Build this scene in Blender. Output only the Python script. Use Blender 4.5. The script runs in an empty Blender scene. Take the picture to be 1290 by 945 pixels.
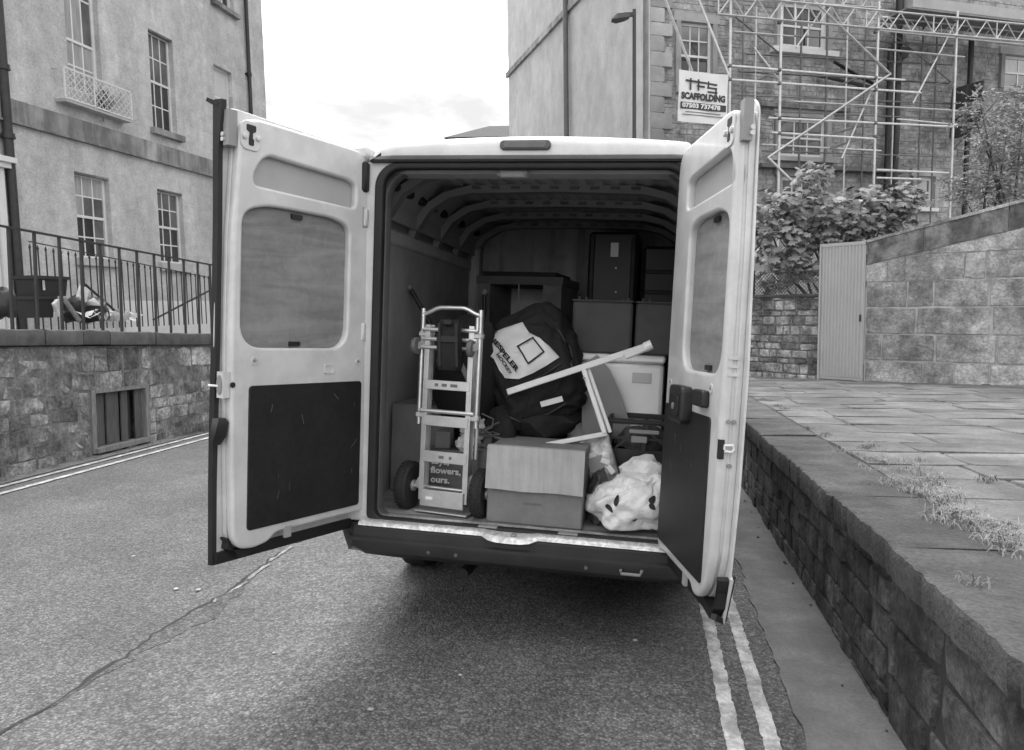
import bpy, bmesh, math, random
from math import sin, cos, pi, radians as R
from mathutils import Vector as V, Matrix as Mx, noise as mn
from mathutils.bvhtree import BVHTree

S = bpy.context.scene
COL = S.collection
rng = random.Random(7)

# ------------------------------------------------------------------ camera
HC = 1.52
F = 933.4
YAW, PITCH, ROLL = 0.18333, 0.093163, -0.015264
SLOPE = 0.04468                         # the street falls away along +Y


def cam_axes():
    fwd = V((-sin(YAW) * cos(PITCH), cos(YAW) * cos(PITCH), -sin(PITCH)))
    right = V((cos(YAW), sin(YAW), 0))
    up = right.cross(fwd)
    return right * cos(ROLL) + up * sin(ROLL), right * -sin(ROLL) + up * cos(ROLL), fwd


CR, CU, CF = cam_axes()
CAM = V((0, 0, HC))
cd = bpy.data.cameras.new('camera')
cam = bpy.data.objects.new('camera', cd)
COL.objects.link(cam)
cd.sensor_fit = 'HORIZONTAL'
cd.sensor_width = 36
cd.lens = 36 * F / 1290
cd.clip_start = 0.05
cd.clip_end = 3000
mw = Mx((CR, CU, -CF)).transposed().to_4x4()
mw.translation = CAM
cam.matrix_world = mw
S.camera = cam

# ------------------------------------------------------------------ light
SUN_EL, SUN_AZ = R(52), R(-24)           # azimuth from +Y towards +X
w = bpy.data.worlds.new('World')
S.world = w
w.use_nodes = True
nt = w.node_tree
nt.nodes.clear()
N = nt.nodes.new
L = nt.links.new
out = N('ShaderNodeOutputWorld')
bg = N('ShaderNodeBackground')
bg.inputs['Strength'].default_value = 0.1
sky = N('ShaderNodeTexSky')
sky.sky_type = 'NISHITA'
sky.sun_disc = False
sky.sun_elevation = SUN_EL
sky.sun_rotation = SUN_AZ
sky.air_density = 1.5
sky.dust_density = 4
bw = N('ShaderNodeRGBToBW')
L(sky.outputs[0], bw.inputs[0])
tc = N('ShaderNodeTexCoord')
mp = N('ShaderNodeMapping')
mp.inputs['Scale'].default_value = (1.6, 1.6, 4.2)
mp.inputs['Location'].default_value = (0, 2.1, 0)
L(tc.outputs['Generated'], mp.inputs[0])
no = N('ShaderNodeTexNoise')
no.inputs['Scale'].default_value = 2.1
no.inputs['Detail'].default_value = 7
no.inputs['Roughness'].default_value = 0.55
no.inputs['Distortion'].default_value = 0.4
L(mp.outputs[0], no.inputs['Vector'])
rmp = N('ShaderNodeValToRGB')
cr_ = rmp.color_ramp.elements
cr_[0].position, cr_[0].color = 0.37, (.15, .15, .15, 1)
cr_[1].position, cr_[1].color = 0.59, (1, 1, 1, 1)
for p_, c_ in ((.44, .215), (.51, .31)):
    e_ = cr_.new(p_)
    e_.color = (c_, c_, c_, 1)
L(no.outputs[0], rmp.inputs[0])
mul = N('ShaderNodeMix')
mul.data_type = 'RGBA'
mul.blend_type = 'MULTIPLY'
mul.inputs[0].default_value = 1
L(rmp.outputs[0], mul.inputs[6])
mul.inputs[7].default_value = (9.6, 9.6, 9.6, 1)
mix = N('ShaderNodeMix')
mix.data_type = 'RGBA'
mix.inputs[0].default_value = 0.88
L(bw.outputs[0], mix.inputs[6])
L(mul.outputs[2], mix.inputs[7])
L(mix.outputs[2], bg.inputs['Color'])
L(bg.outputs[0], out.inputs[0])

sd = bpy.data.lights.new('sun', 'SUN')
sd.energy = 1.2
sd.angle = R(48)
sd.color = (1, 1, 1)
sun = bpy.data.objects.new('sun', sd)
COL.objects.link(sun)
sdir = V((sin(SUN_AZ) * cos(SUN_EL), cos(SUN_AZ) * cos(SUN_EL), sin(SUN_EL)))
sun.rotation_euler = sdir.to_track_quat('Z', 'Y').to_euler()
sun.location = (0, 0, 30)

S.view_settings.view_transform = 'Standard'
S.view_settings.look = 'None'
S.view_settings.exposure = 1.96
S.view_settings.gamma = 1.0
S.cycles.max_bounces = 10
S.cycles.diffuse_bounces = 7


# ------------------------------------------------------------------ projection helpers
def ray(u, v):
    return CR * ((u - 645) / F) - CU * ((v - 472.5) / F) + CF


def onplane(u, v, o, n):
    d = ray(u, v)
    return CAM + d * ((V(o) - CAM).dot(n) / d.dot(n))


GN = V((0, SLOPE, 1)).normalized()


def ground(u, v, h=0.0):
    return onplane(u, v, (0, 0, h), GN)


def gz(y, h=0.0):
    return -SLOPE * y + h


def atdepth(u, v, dep):
    return CAM + ray(u, v) * dep


class Fr:
    """A wall frame: x to the right as seen from the street, y into the wall, z up."""

    def __init__(self, o, xd):
        self.o = V(o)
        self.x = V(xd).normalized()
        yy = V((0, 0, 1)).cross(self.x).normalized()
        self.y = yy
        self.z = self.x.cross(yy)
        m = Mx((self.x, self.y, self.z)).transposed().to_4x4()
        m.translation = self.o
        self.m = m
        self.mi = m.inverted()

    def px(self, u, v, d=0.0):
        p = self.mi @ onplane(u, v, self.o + self.y * d, self.y)
        return p.x, p.z


# ------------------------------------------------------------------ materials
MATS = {}


def mat(name, v, rough=0.7, var=0.0, scale=4.0, rand=0.0, bump=0.0, bscale=60.0, metal=0.0, spec=0.5,
        stretch=(1, 1, 1), stain=0.0, stscale=1.2, ststretch=(1, 1, 1), speck=0.0, spscale=90.0, coat=0.0, agg=0.0, agscale=70.0, joint=None, dist=0.0):
    m = bpy.data.materials.new(name)
    m.use_nodes = True
    t = m.node_tree
    b = t.nodes['Principled BSDF']
    b.inputs['Roughness'].default_value = rough
    b.inputs['Metallic'].default_value = metal
    b.inputs['Specular IOR Level'].default_value = spec
    if coat:
        b.inputs['Coat Weight'].default_value = coat
        b.inputs['Coat Roughness'].default_value = 0.08
    b.inputs['Base Color'].default_value = (v, v, v, 1)
    pos = t.nodes.new('ShaderNodeNewGeometry').outputs['Position']

    def nz(sc, st=(1, 1, 1), det=6, rg=0.6):
        n = t.nodes.new('ShaderNodeTexNoise')
        n.inputs['Scale'].default_value = sc
        n.inputs['Detail'].default_value = det
        n.inputs['Roughness'].default_value = rg
        n.inputs['Distortion'].default_value = dist
        if tuple(st) != (1, 1, 1):
            q = t.nodes.new('ShaderNodeMapping')
            q.inputs['Scale'].default_value = st
            t.links.new(pos, q.inputs[0])
            t.links.new(q.outputs[0], n.inputs['Vector'])
        else:
            t.links.new(pos, n.inputs['Vector'])
        return n.outputs[0]

    def mapr(s, a, bb, c, d):
        r = t.nodes.new('ShaderNodeMapRange')
        for i, k in enumerate((a, bb, c, d)):
            r.inputs[i + 1].default_value = k
        t.links.new(s, r.inputs[0])
        return r.outputs[0]

    def math_(op, a, bb):
        n = t.nodes.new('ShaderNodeMath')
        n.operation = op
        for i, k in enumerate((a, bb)):
            if isinstance(k, (int, float)):
                n.inputs[i].default_value = k
            else:
                t.links.new(k, n.inputs[i])
        return n.outputs[0]

    val = None
    if var:
        val = mapr(nz(scale, stretch), 0.3, 0.7, v * (1 - var), v * (1 + var))
    if rand:
        oi = t.nodes.new('ShaderNodeObjectInfo')
        k = mapr(oi.outputs['Random'], 0, 1, 1 - rand, 1 + rand)
        val = math_('MULTIPLY', k, v if val is None else val)
    if stain:
        k = mapr(nz(stscale, ststretch, 8, 0.65), 0.42, 0.62, 1 - stain, 1.0)
        val = math_('MULTIPLY', k, v if val is None else val)
    if speck:
        k = mapr(nz(spscale, (1, 1, 1), 3, 0.7), 0.32, 0.68, 1 - speck, 1 + speck)
        val = math_('MULTIPLY', k, v if val is None else val)
    hgt = None
    if agg:
        # loose chippings: every cell a stone of its own shade
        vo = t.nodes.new('ShaderNodeTexVoronoi')
        vo.inputs['Scale'].default_value = agscale
        t.links.new(pos, vo.inputs['Vector'])
        sp_ = t.nodes.new('ShaderNodeSeparateColor')
        t.links.new(vo.outputs['Color'], sp_.inputs[0])
        sq_ = math_('POWER', sp_.outputs[0], 1.8)
        k = mapr(sq_, 0, 1, 1 - agg, 1 + 1.5 * agg)
        val = math_('MULTIPLY', k, v if val is None else val)
        k = mapr(vo.outputs['Distance'], 0, .75, 1.12, .5)
        val = math_('MULTIPLY', k, val)
        hgt = vo.outputs['Distance']
    if joint:
        # thin tooled joints of the blocks: (bw, bh, darkness)
        sx_ = t.nodes.new('ShaderNodeSeparateXYZ')
        t.links.new(pos, sx_.inputs[0])
        cx_ = t.nodes.new('ShaderNodeCombineXYZ')
        t.links.new(sx_.outputs[1], cx_.inputs[0])
        t.links.new(sx_.outputs[2], cx_.inputs[1])
        br = t.nodes.new('ShaderNodeTexBrick')
        br.inputs['Scale'].default_value = 1
        br.inputs['Brick Width'].default_value = joint[0]
        br.inputs['Row Height'].default_value = joint[1]
        br.inputs['Mortar Size'].default_value = .006
        br.inputs['Mortar Smooth'].default_value = .6
        br.inputs['Color1'].default_value = (1, 1, 1, 1)
        br.inputs['Color2'].default_value = (.9, .9, .9, 1)
        br.inputs['Mortar'].default_value = (joint[2],) * 3 + (1,)
        t.links.new(cx_.outputs[0], br.inputs['Vector'])
        b2_ = t.nodes.new('ShaderNodeRGBToBW')
        t.links.new(br.outputs[0], b2_.inputs[0])
        val = math_('MULTIPLY', b2_.outputs[0], v if val is None else val)
    if val is not None:
        cc = t.nodes.new('ShaderNodeCombineColor')
        for i in range(3):
            t.links.new(val, cc.inputs[i])
        t.links.new(cc.outputs[0], b.inputs['Base Color'])
    if bump:
        bn = t.nodes.new('ShaderNodeBump')
        bn.inputs['Strength'].default_value = min(1.0, bump)
        bn.inputs['Distance'].default_value = 0.02 * max(1.0, bump) if not agg else -.008
        t.links.new(hgt if agg else nz(bscale, (1, 1, 1), 5, 0.65), bn.inputs['Height'])
        t.links.new(bn.outputs[0], b.inputs['Normal'])
    MATS[name] = m
    return m


mat('van_white', 0.63, 0.32, var=0.05, scale=3, coat=0.3, stain=0.12, stscale=6)
mat('van_inner_grey', 0.36, 0.55, var=0.12, scale=3)
mat('van_lining', 0.42, 0.75, var=0.2, scale=3, bump=0.1, bscale=200)
mat('van_lining_band', 0.55, 0.6, var=0.15, scale=5)
mat('van_rib', 0.21, 0.5, var=0.1)
mat('rubber', 0.012, 0.65, var=0.3, scale=10, bump=0.1)
mat('bumper_plastic', 0.018, 0.55, var=0.35, scale=6, bump=0.15, bscale=250)
mat('black_panel', 0.012, 0.5, var=0.3, scale=6, speck=0.3, spscale=30)
mat('recess_grey', 0.36, 0.5, var=0.08)
mat('plywood', 0.21, 0.62, var=0.3, scale=1.6, stretch=(.8, .8, 7), speck=0.12, spscale=14, bump=0.05, dist=.9)
mat('mortar_black', 0.045, 0.95, var=0.5, scale=6, bump=0.8, bscale=30)  # very dark mortar behind the retaining wall stones
mat('mortar_pale', 0.42, 0.95, var=0.4, scale=4, bump=0.5, bscale=30)
mat('floor_ply', 0.3, 0.7, var=0.3, scale=5, stretch=(1, 6, 1), speck=0.15, spscale=40, bump=0.1)
mat('sill_metal', 0.62, 0.4, metal=0.55, var=0.3, scale=14, speck=0.3, spscale=50)
mat('alu', 0.72, 0.33, metal=0.85, var=0.12, scale=14)
mat('alu_dull', 0.6, 0.42, metal=0.6, var=0.15, scale=14)
mat('plastic_grey', 0.25, 0.45)
mat('lens_dark', 0.07, 0.2, var=0.1)
mat('tyre', 0.022, 0.8, var=0.2, bump=0.3, bscale=80)
mat('black_fabric', 0.013, 0.85, var=0.4, scale=9, bump=0.35, bscale=25)
mat('black_plastic', 0.018, 0.45, var=0.2)
mat('dark_cloth', 0.14, 0.9, var=0.3, scale=6, bump=0.3, bscale=20)
mat('curtain', 0.42, 0.9, var=0.25, scale=5)
mat('grey_cloth', 0.085, 0.85, var=0.12, scale=10, bump=0.15, bscale=300)
mat('grey_board', 0.27, 0.8, var=0.08)
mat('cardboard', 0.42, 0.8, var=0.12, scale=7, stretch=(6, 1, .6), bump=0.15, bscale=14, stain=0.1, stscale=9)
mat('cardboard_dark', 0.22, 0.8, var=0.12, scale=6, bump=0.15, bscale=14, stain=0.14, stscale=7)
mat('white_metal', 0.78, 0.4, var=0.06, scale=12)
mat('white_plastic', 0.9, 0.35, var=0.05)
mat('bag_white', 0.78, 0.25, var=0.06, scale=12, bump=0.7, bscale=16)
mat('print_dark', 0.02, 0.7)
mat('print_grey', 0.16, 0.7)
mat('cloth_white', 0.72, 0.8, var=0.06, scale=8, bump=0.15, bscale=30)
mat('foil', 0.4, 0.35, metal=0.2, var=0.6, scale=22)
mat('asphalt', 0.195, 0.8, var=0.22, scale=1.3, speck=0.3, spscale=34, bump=0.8, stain=0.2, stscale=0.9, agg=.4, agscale=92)
mat('asphalt_patch', 0.22, 0.76, var=0.26, scale=1.3, speck=0.32, spscale=28, bump=0.8, stain=0.28, stscale=1.2, agg=.38, agscale=86)
mat('asphalt_worn', 0.13, 0.85, var=0.35, scale=6, speck=0.4, spscale=40, bump=0.8, agg=.35, agscale=85)
mat('van_jamb', 0.13, 0.5, var=0.15)
mat('lamp_paint', 0.04, 0.5)
mat('white_dull', 0.6, 0.5)
mat('crack_dark', 0.03, 0.95)
mat('concrete', 0.2, 0.8, var=0.22, scale=2.2, speck=0.15, spscale=60, bump=0.3, bscale=50, stain=0.3, stscale=2.5)
mat('line_paint', 0.66, 0.65, var=0.15, scale=6, stain=0.5, stscale=10, speck=0.2, spscale=70, bump=0.4, bscale=85)
mat('line_worn', 0.36, 0.75, var=0.3, scale=12, stain=0.5, stscale=16, speck=0.4, spscale=70, bump=0.5, bscale=85)
mat('earth', 0.1, 0.95, var=0.3, scale=3, bump=0.4, bscale=20)
mat('mortar_dark', 0.17, 0.95, var=0.6, scale=5, bump=0.8, bscale=25, speck=0.3, spscale=25)
mat('mortar_light', 0.34, 0.95, var=0.25, scale=3, bump=0.4, bscale=30)
mat('rubble_stone', 0.36, 0.92, var=0.5, scale=6, rand=0.5, bump=1.3, bscale=20, speck=0.4, spscale=22, stain=0.6, stscale=2.2)
mat('coping_stone', 0.085, 0.9, var=0.35, scale=4, rand=0.2, bump=0.5, bscale=25, speck=0.2)
mat('dark_stone', 0.13, 0.9, var=0.65, scale=6, rand=0.4, bump=1.6, bscale=26, speck=0.45, spscale=32, stain=0.55, stscale=3.2, ststretch=(1, 1, .5))  # dark uneven stone of the retaining wall, blotched by noise
mat('edge_stone', 0.095, 0.9, var=0.3, scale=5, rand=0.14, bump=1.0, bscale=40, speck=0.3, spscale=70, stain=0.35, stscale=3)
mat('flag_stone', 0.165, 0.88, var=0.25, scale=3, rand=0.2, bump=0.8, bscale=30, speck=0.22, spscale=45, stain=0.4, stscale=1.8)
mat('block_stone', 0.47, 0.92, var=0.35, scale=7, rand=0.18, bump=1.4, bscale=20, speck=0.3, spscale=26, stain=0.6, stscale=1.1)
mat('block_coping', 0.24, 0.92, var=0.5, scale=5.0, rand=0.3, bump=0.8, bscale=16, speck=0.2, spscale=22, stain=0.6, stscale=2.2, ststretch=(1, 1, .3))
mat('facade_render', 0.56, 0.92, var=0.15, scale=4.0, bump=0.6, bscale=24, speck=0.17, spscale=26, stain=0.22, stscale=1.3, ststretch=(1, 1, .3), joint=(.95, .42, .82))
mat('band_stone', 0.33, 0.9, var=0.4, scale=1.6, bump=0.3, bscale=18, stain=0.5, stscale=2.2, ststretch=(1, 1, .15))
mat('ashlar_pale', 0.47, 0.92, var=0.1, scale=2.5, bump=0.3, bscale=14, speck=0.06, spscale=16, stain=0.2, stscale=0.9, ststretch=(1, 1, .55))
mat('facade_rubble', 0.38, 0.92, var=0.5, scale=3.4, bump=0.5, bscale=14, speck=0.3, spscale=11, stain=0.3, stscale=0.7)
mat('quoin_stone', 0.34, 0.9, var=0.2, scale=2, rand=0.2, bump=0.3, bscale=14)
mat('dressed_stone', 0.42, 0.9, var=0.15, scale=2)
mat('iron_black', 0.025, 0.5, var=0.3, scale=8)
mat('pipe_grey', 0.12, 0.5, var=0.2, scale=8)
mat('window_white', 0.68, 0.5, var=0.06)
mat('glass_dark', 0.03, 0.06, var=0.5, scale=1.2, spec=0.8)
mat('glass_mid', 0.12, 0.06, var=0.4, scale=2, spec=0.8)
mat('glass_pale', 0.34, 0.08, var=0.25, scale=3, spec=0.6, stretch=(5, 5, .6))
mat('blind_pale', 0.58, 0.15, var=0.05, spec=0.6)
mat('wood_old', 0.09, 0.85, var=0.4, scale=5, stretch=(8, 8, .6), bump=0.3, bscale=40)
mat('wood_frame', 0.2, 0.85, var=0.35, scale=5, stretch=(6, 6, 1))
mat('scaffold_tube', 0.58, 0.42, metal=0.35, var=0.18, scale=6)
mat('scaffold_dark', 0.16, 0.6, metal=0.2, var=0.3, scale=6)
mat('scaffold_board', 0.24, 0.85, var=0.25, scale=5)
mat('banner_white', 0.72, 0.6, var=0.04)
mat('banner_ink', 0.035, 0.6)
mat('gate_paint', 0.42, 0.5, var=0.06, scale=2)
mat('mesh_wire', 0.05, 0.6)
mat('leaf_big', 0.23, 0.45, var=0.35, scale=3.5, rand=0.5)
mat('leaf_small', 0.34, 0.5, var=0.4, scale=4)
mat('bark', 0.1, 0.9, var=0.3, scale=8, bump=0.4)
mat('grass', 0.27, 0.7, var=0.4, scale=14)
mat('weed', 0.2, 0.7, var=0.4, scale=14)
mat('roof_slate', 0.05, 0.9, var=0.2, scale=4)
mat('bin_black', 0.02, 0.5, var=0.2)
mat('litter_pale', 0.5, 0.7, var=0.3, scale=8)
mat('net_dark', 0.07, 0.6, var=0.6, scale=25, bump=0.5, bscale=30)


# ------------------------------------------------------------------ mesh builder
class MB:
    def __init__(self):
        self.v = []
        self.f = []

    def add(self, vs, fs, m=None):
        k = len(self.v)
        for p in vs:
            p = V(p)
            self.v.append(m @ p if m is not None else p)
        self.f += [tuple(i + k for i in q) for q in fs]
        return self

    def box(self, c, s, m=None, rot=None):
        x, y, z = s[0] / 2, s[1] / 2, s[2] / 2
        vs = [V((a, b, d)) for a in (-x, x) for b in (-y, y) for d in (-z, z)]
        if rot is not None:
            vs = [rot @ p for p in vs]
        c = V(c)
        vs = [p + c for p in vs]
        return self.add(vs, [(0, 1, 3, 2), (4, 6, 7, 5), (0, 4, 5, 1), (2, 3, 7, 6), (0, 2, 6, 4), (1, 5, 7, 3)], m)

    def b2(self, a, b, m=None):
        a, b = V(a), V(b)
        return self.box((a + b) / 2, (abs(b.x - a.x), abs(b.y - a.y), abs(b.z - a.z)), m)

    def bbox(self, c, s, bev, m=None, rot=None):
        """A box with chamfered edges."""
        x, y, z = s[0] / 2, s[1] / 2, s[2] / 2
        bev = min(bev, x * .9, y * .9, z * .9)
        vs, idx = [], {}
        for sx in (-1, 1):
            for sy in (-1, 1):
                for sz in (-1, 1):
                    for ax in range(3):
                        p = [sx * (x - bev), sy * (y - bev), sz * (z - bev)]
                        p[ax] = (sx * x, sy * y, sz * z)[ax]
                        idx[(sx, sy, sz, ax)] = len(vs)
                        vs.append(V(p))
        fs = []
        for ax in range(3):
            o = [i for i in range(3) if i != ax]
            for s_ in (-1, 1):
                q = []
                for a, b in ((-1, -1), (1, -1), (1, 1), (-1, 1)):
                    k = [0, 0, 0]
                    k[ax] = s_
                    k[o[0]] = a
                    k[o[1]] = b
                    q.append(idx[(*k, ax)])
                if (s_ < 0) != (ax == 1):
                    q.reverse()
                fs.append(tuple(q))
        for ax in range(3):       # edges along ax
            o = [i for i in range(3) if i != ax]
            for a in (-1, 1):
                for b in (-1, 1):
                    k0 = [0, 0, 0]
                    k1 = [0, 0, 0]
                    k0[ax], k1[ax] = -1, 1
                    k0[o[0]] = k1[o[0]] = a
                    k0[o[1]] = k1[o[1]] = b
                    fs.append((idx[(*k0, o[0])], idx[(*k1, o[0])], idx[(*k1, o[1])], idx[(*k0, o[1])]))
        for sx in (-1, 1):
            for sy in (-1, 1):
                for sz in (-1, 1):
                    fs.append(tuple(idx[(sx, sy, sz, a)] for a in range(3)))
        if rot is not None:
            vs = [rot @ p for p in vs]
        c = V(c)
        return self.add([p + c for p in vs], fs, m)

    def bar(self, p, q, w_, h_, up=(0, 0, 1), m=None, bev=0):
        p, q = V(p), V(q)
        d = (q - p)
        l = d.length
        d.normalize()
        up = V(up)
        if abs(d.dot(up)) > .99:
            up = V((0, 1, 0))
        s = d.cross(up).normalized()
        u = s.cross(d)
        r = Mx((d, s, u)).transposed()
        if bev:
            return self.bbox((p + q) / 2, (l, w_, h_), bev, m, r)
        return self.box((p + q) / 2, (l, w_, h_), m, r)

    def tube(self, pts, r, n=8, m=None, closed=False):
        pts = [V(p) for p in pts]
        k = len(pts)
        rs = r if isinstance(r, (list, tuple)) else [r] * k
        vs, fs = [], []
        prev = None
        for i, p in enumerate(pts):
            if closed:
                d = pts[(i + 1) % k] - pts[i - 1]
            else:
                d = pts[min(i + 1, k - 1)] - pts[max(i - 1, 0)]
            d.normalize()
            a = prev if prev is not None else (V((0, 0, 1)) if abs(d.z) < .9 else V((1, 0, 0)))
            s = d.cross(a)
            if s.length < 1e-5:
                s = d.cross(V((0, 1, 0)))
            s.normalize()
            u = s.cross(d).normalized()
            prev = u
            for j in range(n):
                t = 2 * pi * j / n
                vs.append(p + (s * cos(t) + u * sin(t)) * rs[i])
        for i in range(k if closed else k - 1):
            i2 = (i + 1) % k
            for j in range(n):
                j2 = (j + 1) % n
                fs.append((i * n + j, i * n + j2, i2 * n + j2, i2 * n + j))
        if not closed:
            fs.append(tuple(range(n - 1, -1, -1)))
            fs.append(tuple((k - 1) * n + j for j in range(n)))
        return self.add(vs, fs, m)

    def lathe(self, prof, n=24, m=None):
        """prof: (r, h) pairs round the local Z axis."""
        vs, fs = [], []
        for r, h in prof:
            for j in range(n):
                t = 2 * pi * j / n
                vs.append((r * cos(t), r * sin(t), h))
        for i in range(len(prof) - 1):
            for j in range(n):
                j2 = (j + 1) % n
                fs.append((i * n + j, i * n + j2, (i + 1) * n + j2, (i + 1) * n + j))
        fs.append(tuple(range(n - 1, -1, -1)))
        fs.append(tuple((len(prof) - 1) * n + j for j in range(n)))
        return self.add(vs, fs, m)

    def prism(self, poly, y0, y1, m=None):
        """poly in (x, z), extruded along y."""
        k = len(poly)
        vs = [(a, y0, b) for a, b in poly] + [(a, y1, b) for a, b in poly]
        fs = [tuple(range(k)), tuple(range(2 * k - 1, k - 1, -1))]
        for i in range(k):
            j = (i + 1) % k
            fs.append((i, i + k, j + k, j))
        return self.add(vs, fs, m)

    def loft(self, rings, m=None, closed=True, caps=True):
        n = len(rings[0])
        vs = [p for r in rings for p in r]
        fs = []
        for i in range(len(rings) - 1):
            for j in range(n if closed else n - 1):
                j2 = (j + 1) % n
                fs.append((i * n + j, i * n + j2, (i + 1) * n + j2, (i + 1) * n + j))
        if caps and closed:
            fs.append(tuple(range(n - 1, -1, -1)))
            fs.append(tuple((len(rings) - 1) * n + j for j in range(n)))
        return self.add(vs, fs, m)

    def mesh(self, name, m_, smooth=False):
        me = bpy.data.meshes.new(name)
        me.from_pydata([tuple(p) for p in self.v], [], self.f)
        if m_:
            me.materials.append(MATS[m_])
        fix(me)
        if smooth:
            shade(me, smooth)
        return me

    def build(self, name, m_, parent=None, mtx=None, smooth=False, kind=None, label=None):
        return link(name, self.mesh(name, m_, smooth), parent, mtx, kind, label)


def fix(me):
    b = bmesh.new()
    b.from_mesh(me)
    bmesh.ops.recalc_face_normals(b, faces=b.faces)
    b.to_mesh(me)
    b.free()


def shade(me, ang):
    me.shade_smooth()
    if ang is not True:
        b = bmesh.new()
        b.from_mesh(me)
        for e in b.edges:
            if len(e.link_faces) == 2 and e.calc_face_angle(0) > R(ang):
                e.smooth = False
        b.to_mesh(me)
        b.free()


def link(name, me, parent=None, mtx=None, kind=None, label=None):
    o = bpy.data.objects.new(name, me)
    COL.objects.link(o)
    if parent:
        o.parent = parent
    if mtx is not None:
        o.matrix_basis = mtx
    if kind:
        o['kind'] = kind
    if label:
        o['label'] = label
    return o


def tag(o, label, cat, group=None):
    o['label'] = label
    o['category'] = cat
    if group:
        o['group'] = group
    return o


def thing(name, label, cat, mtx=None, group=None):
    o = bpy.data.objects.new(name, None)
    COL.objects.link(o)
    o.empty_display_size = .2
    if mtx is not None:
        o.matrix_basis = mtx
    return tag(o, label, cat, group)


def copy_tree(o, mtx, label, parent=None):
    c = o.copy()
    COL.objects.link(c)
    c.parent = parent
    if mtx is not None:
        c.matrix_basis = mtx
    if label:
        c['label'] = label
    for ch in list(o.children):
        copy_tree(ch, None, None, c)
    return c


def T(x, y, z):
    return Mx.Translation((x, y, z))


def RZ(a):
    return Mx.Rotation(a, 4, 'Z')


def RX(a):
    return Mx.Rotation(a, 4, 'X')


def RY(a):
    return Mx.Rotation(a, 4, 'Y')


def rrect(x0, x1, z0, z1, r, n=6):
    """Rounded rectangle outline (counter clockwise)."""
    if not isinstance(r, (list, tuple)):
        r = [r] * 4
    o = []
    for (cx, cz, a0), rr in zip(((x1, z0, -90), (x1, z1, 0), (x0, z1, 90), (x0, z0, 180)), r):
        sx = -1 if cx == x1 else 1
        sz = 1 if cz == z0 else -1
        px_, pz_ = cx + sx * rr, cz + sz * rr
        for i in range(n + 1):
            t = R(a0 + 90 * i / n)
            o.append((px_ + rr * cos(t), pz_ + rr * sin(t)))
    return o


def rpoly(pts, r, n=5):
    """Polygon with rounded corners."""
    o = []
    k = len(pts)
    for i in range(k):
        a, b, c = V(pts[i - 1]), V(pts[i]), V(pts[(i + 1) % k])
        d0, d1 = (a - b), (c - b)
        q = min(r, d0.length * .45, d1.length * .45)
        p0, p1 = b + d0.normalized() * q, b + d1.normalized() * q
        for j in range(n + 1):
            t = j / n
            o.append(tuple(p0 * (1 - t) ** 2 + b * 2 * t * (1 - t) + p1 * t * t))
    return o


def plate(outer, holes, y0, y1, bev=0.0, res=2):
    """A flat plate in (x, z) with holes, from depth y0 to y1; returns (verts, faces)."""
    c = bpy.data.curves.new('plate', 'CURVE')
    c.dimensions = '2D'
    c.fill_mode = 'BOTH'
    t = abs(y1 - y0)
    c.extrude = t / 2 - bev
    if bev:
        c.bevel_depth = bev
        c.bevel_resolution = res
        c.offset = -bev
    for pl in [outer] + list(holes):
        s = c.splines.new('POLY')
        s.points.add(len(pl) - 1)
        for p, q in zip(s.points, pl):
            p.co = (q[0], q[1], 0, 1)
        s.use_cyclic_u = True
    o = bpy.data.objects.new('plate', c)
    me = bpy.data.meshes.new_from_object(o)
    ym = (y0 + y1) / 2
    vs = [(v.co.x, ym - v.co.z, v.co.y) for v in me.vertices]
    fs = [tuple(p.vertices) for p in me.polygons]
    bpy.data.objects.remove(o)
    bpy.data.curves.remove(c)
    bpy.data.meshes.remove(me)
    return vs, fs


def text_geo(s, size, ext=0.001, bold=0.0, sx=1.0, align='CENTER'):
    """Lettering lying in (x, z), facing -y, centred at the origin."""
    c = bpy.data.curves.new('lettering', 'FONT')
    c.body = s
    c.size = size
    c.extrude = ext
    c.offset = bold
    c.align_x = align
    c.align_y = 'CENTER'
    c.resolution_u = 3
    o = bpy.data.objects.new('lettering', c)
    me = bpy.data.meshes.new_from_object(o)
    vs = [V((v.co.x * sx, -v.co.z, v.co.y)) for v in me.vertices]
    fs = [tuple(p.vertices) for p in me.polygons]
    bpy.data.objects.remove(o)
    bpy.data.curves.remove(c)
    bpy.data.meshes.remove(me)
    return vs, fs


# ------------------------------------------------------------------ stones
def stone_geo(rd, ir=0.08, ch=0.1):
    """Unit stone: x, z in +-0.5, front at y = -1, back at y = 0."""
    pts = []
    for x, z in ((-.5, -.5), (0, -.5), (.5, -.5), (.5, 0), (.5, .5), (0, .5), (-.5, .5), (-.5, 0)):
        corner = x != 0 and z != 0
        k = ir if corner else ir * .35
        pts.append((x * (1 - abs(rd.gauss(0, k))), z * (1 - abs(rd.gauss(0, k)))))
    vs = [(x, 0, z) for x, z in pts]
    vs += [(x, -.62 - rd.random() * .12, z) for x, z in pts]
    vs += [(x * (1 - ch - rd.random() * ch * .6), -1 + rd.uniform(-.12, .12), z * (1 - ch * 1.3 - rd.random() * ch * .6)) for x, z in pts]
    vs.append((rd.uniform(-.1, .1), -1.08, rd.uniform(-.1, .1)))
    fs = []
    for a in (0, 8):
        for i in range(8):
            j = (i + 1) % 8
            fs.append((a + i, a + j, a + j + 8, a + i + 8))
    for i in range(8):
        fs.append((16 + i, 16 + (i + 1) % 8, 24))
    return vs, fs


def stone_meshes(n, seed, m_, ir=0.08, ch=0.1):
    rd = random.Random(seed)
    o = []
    for _ in range(n):
        vs, fs = stone_geo(rd, ir, ch)
        o.append(MB().add(vs, fs).mesh('stone', m_, smooth=38))
    return o


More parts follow.
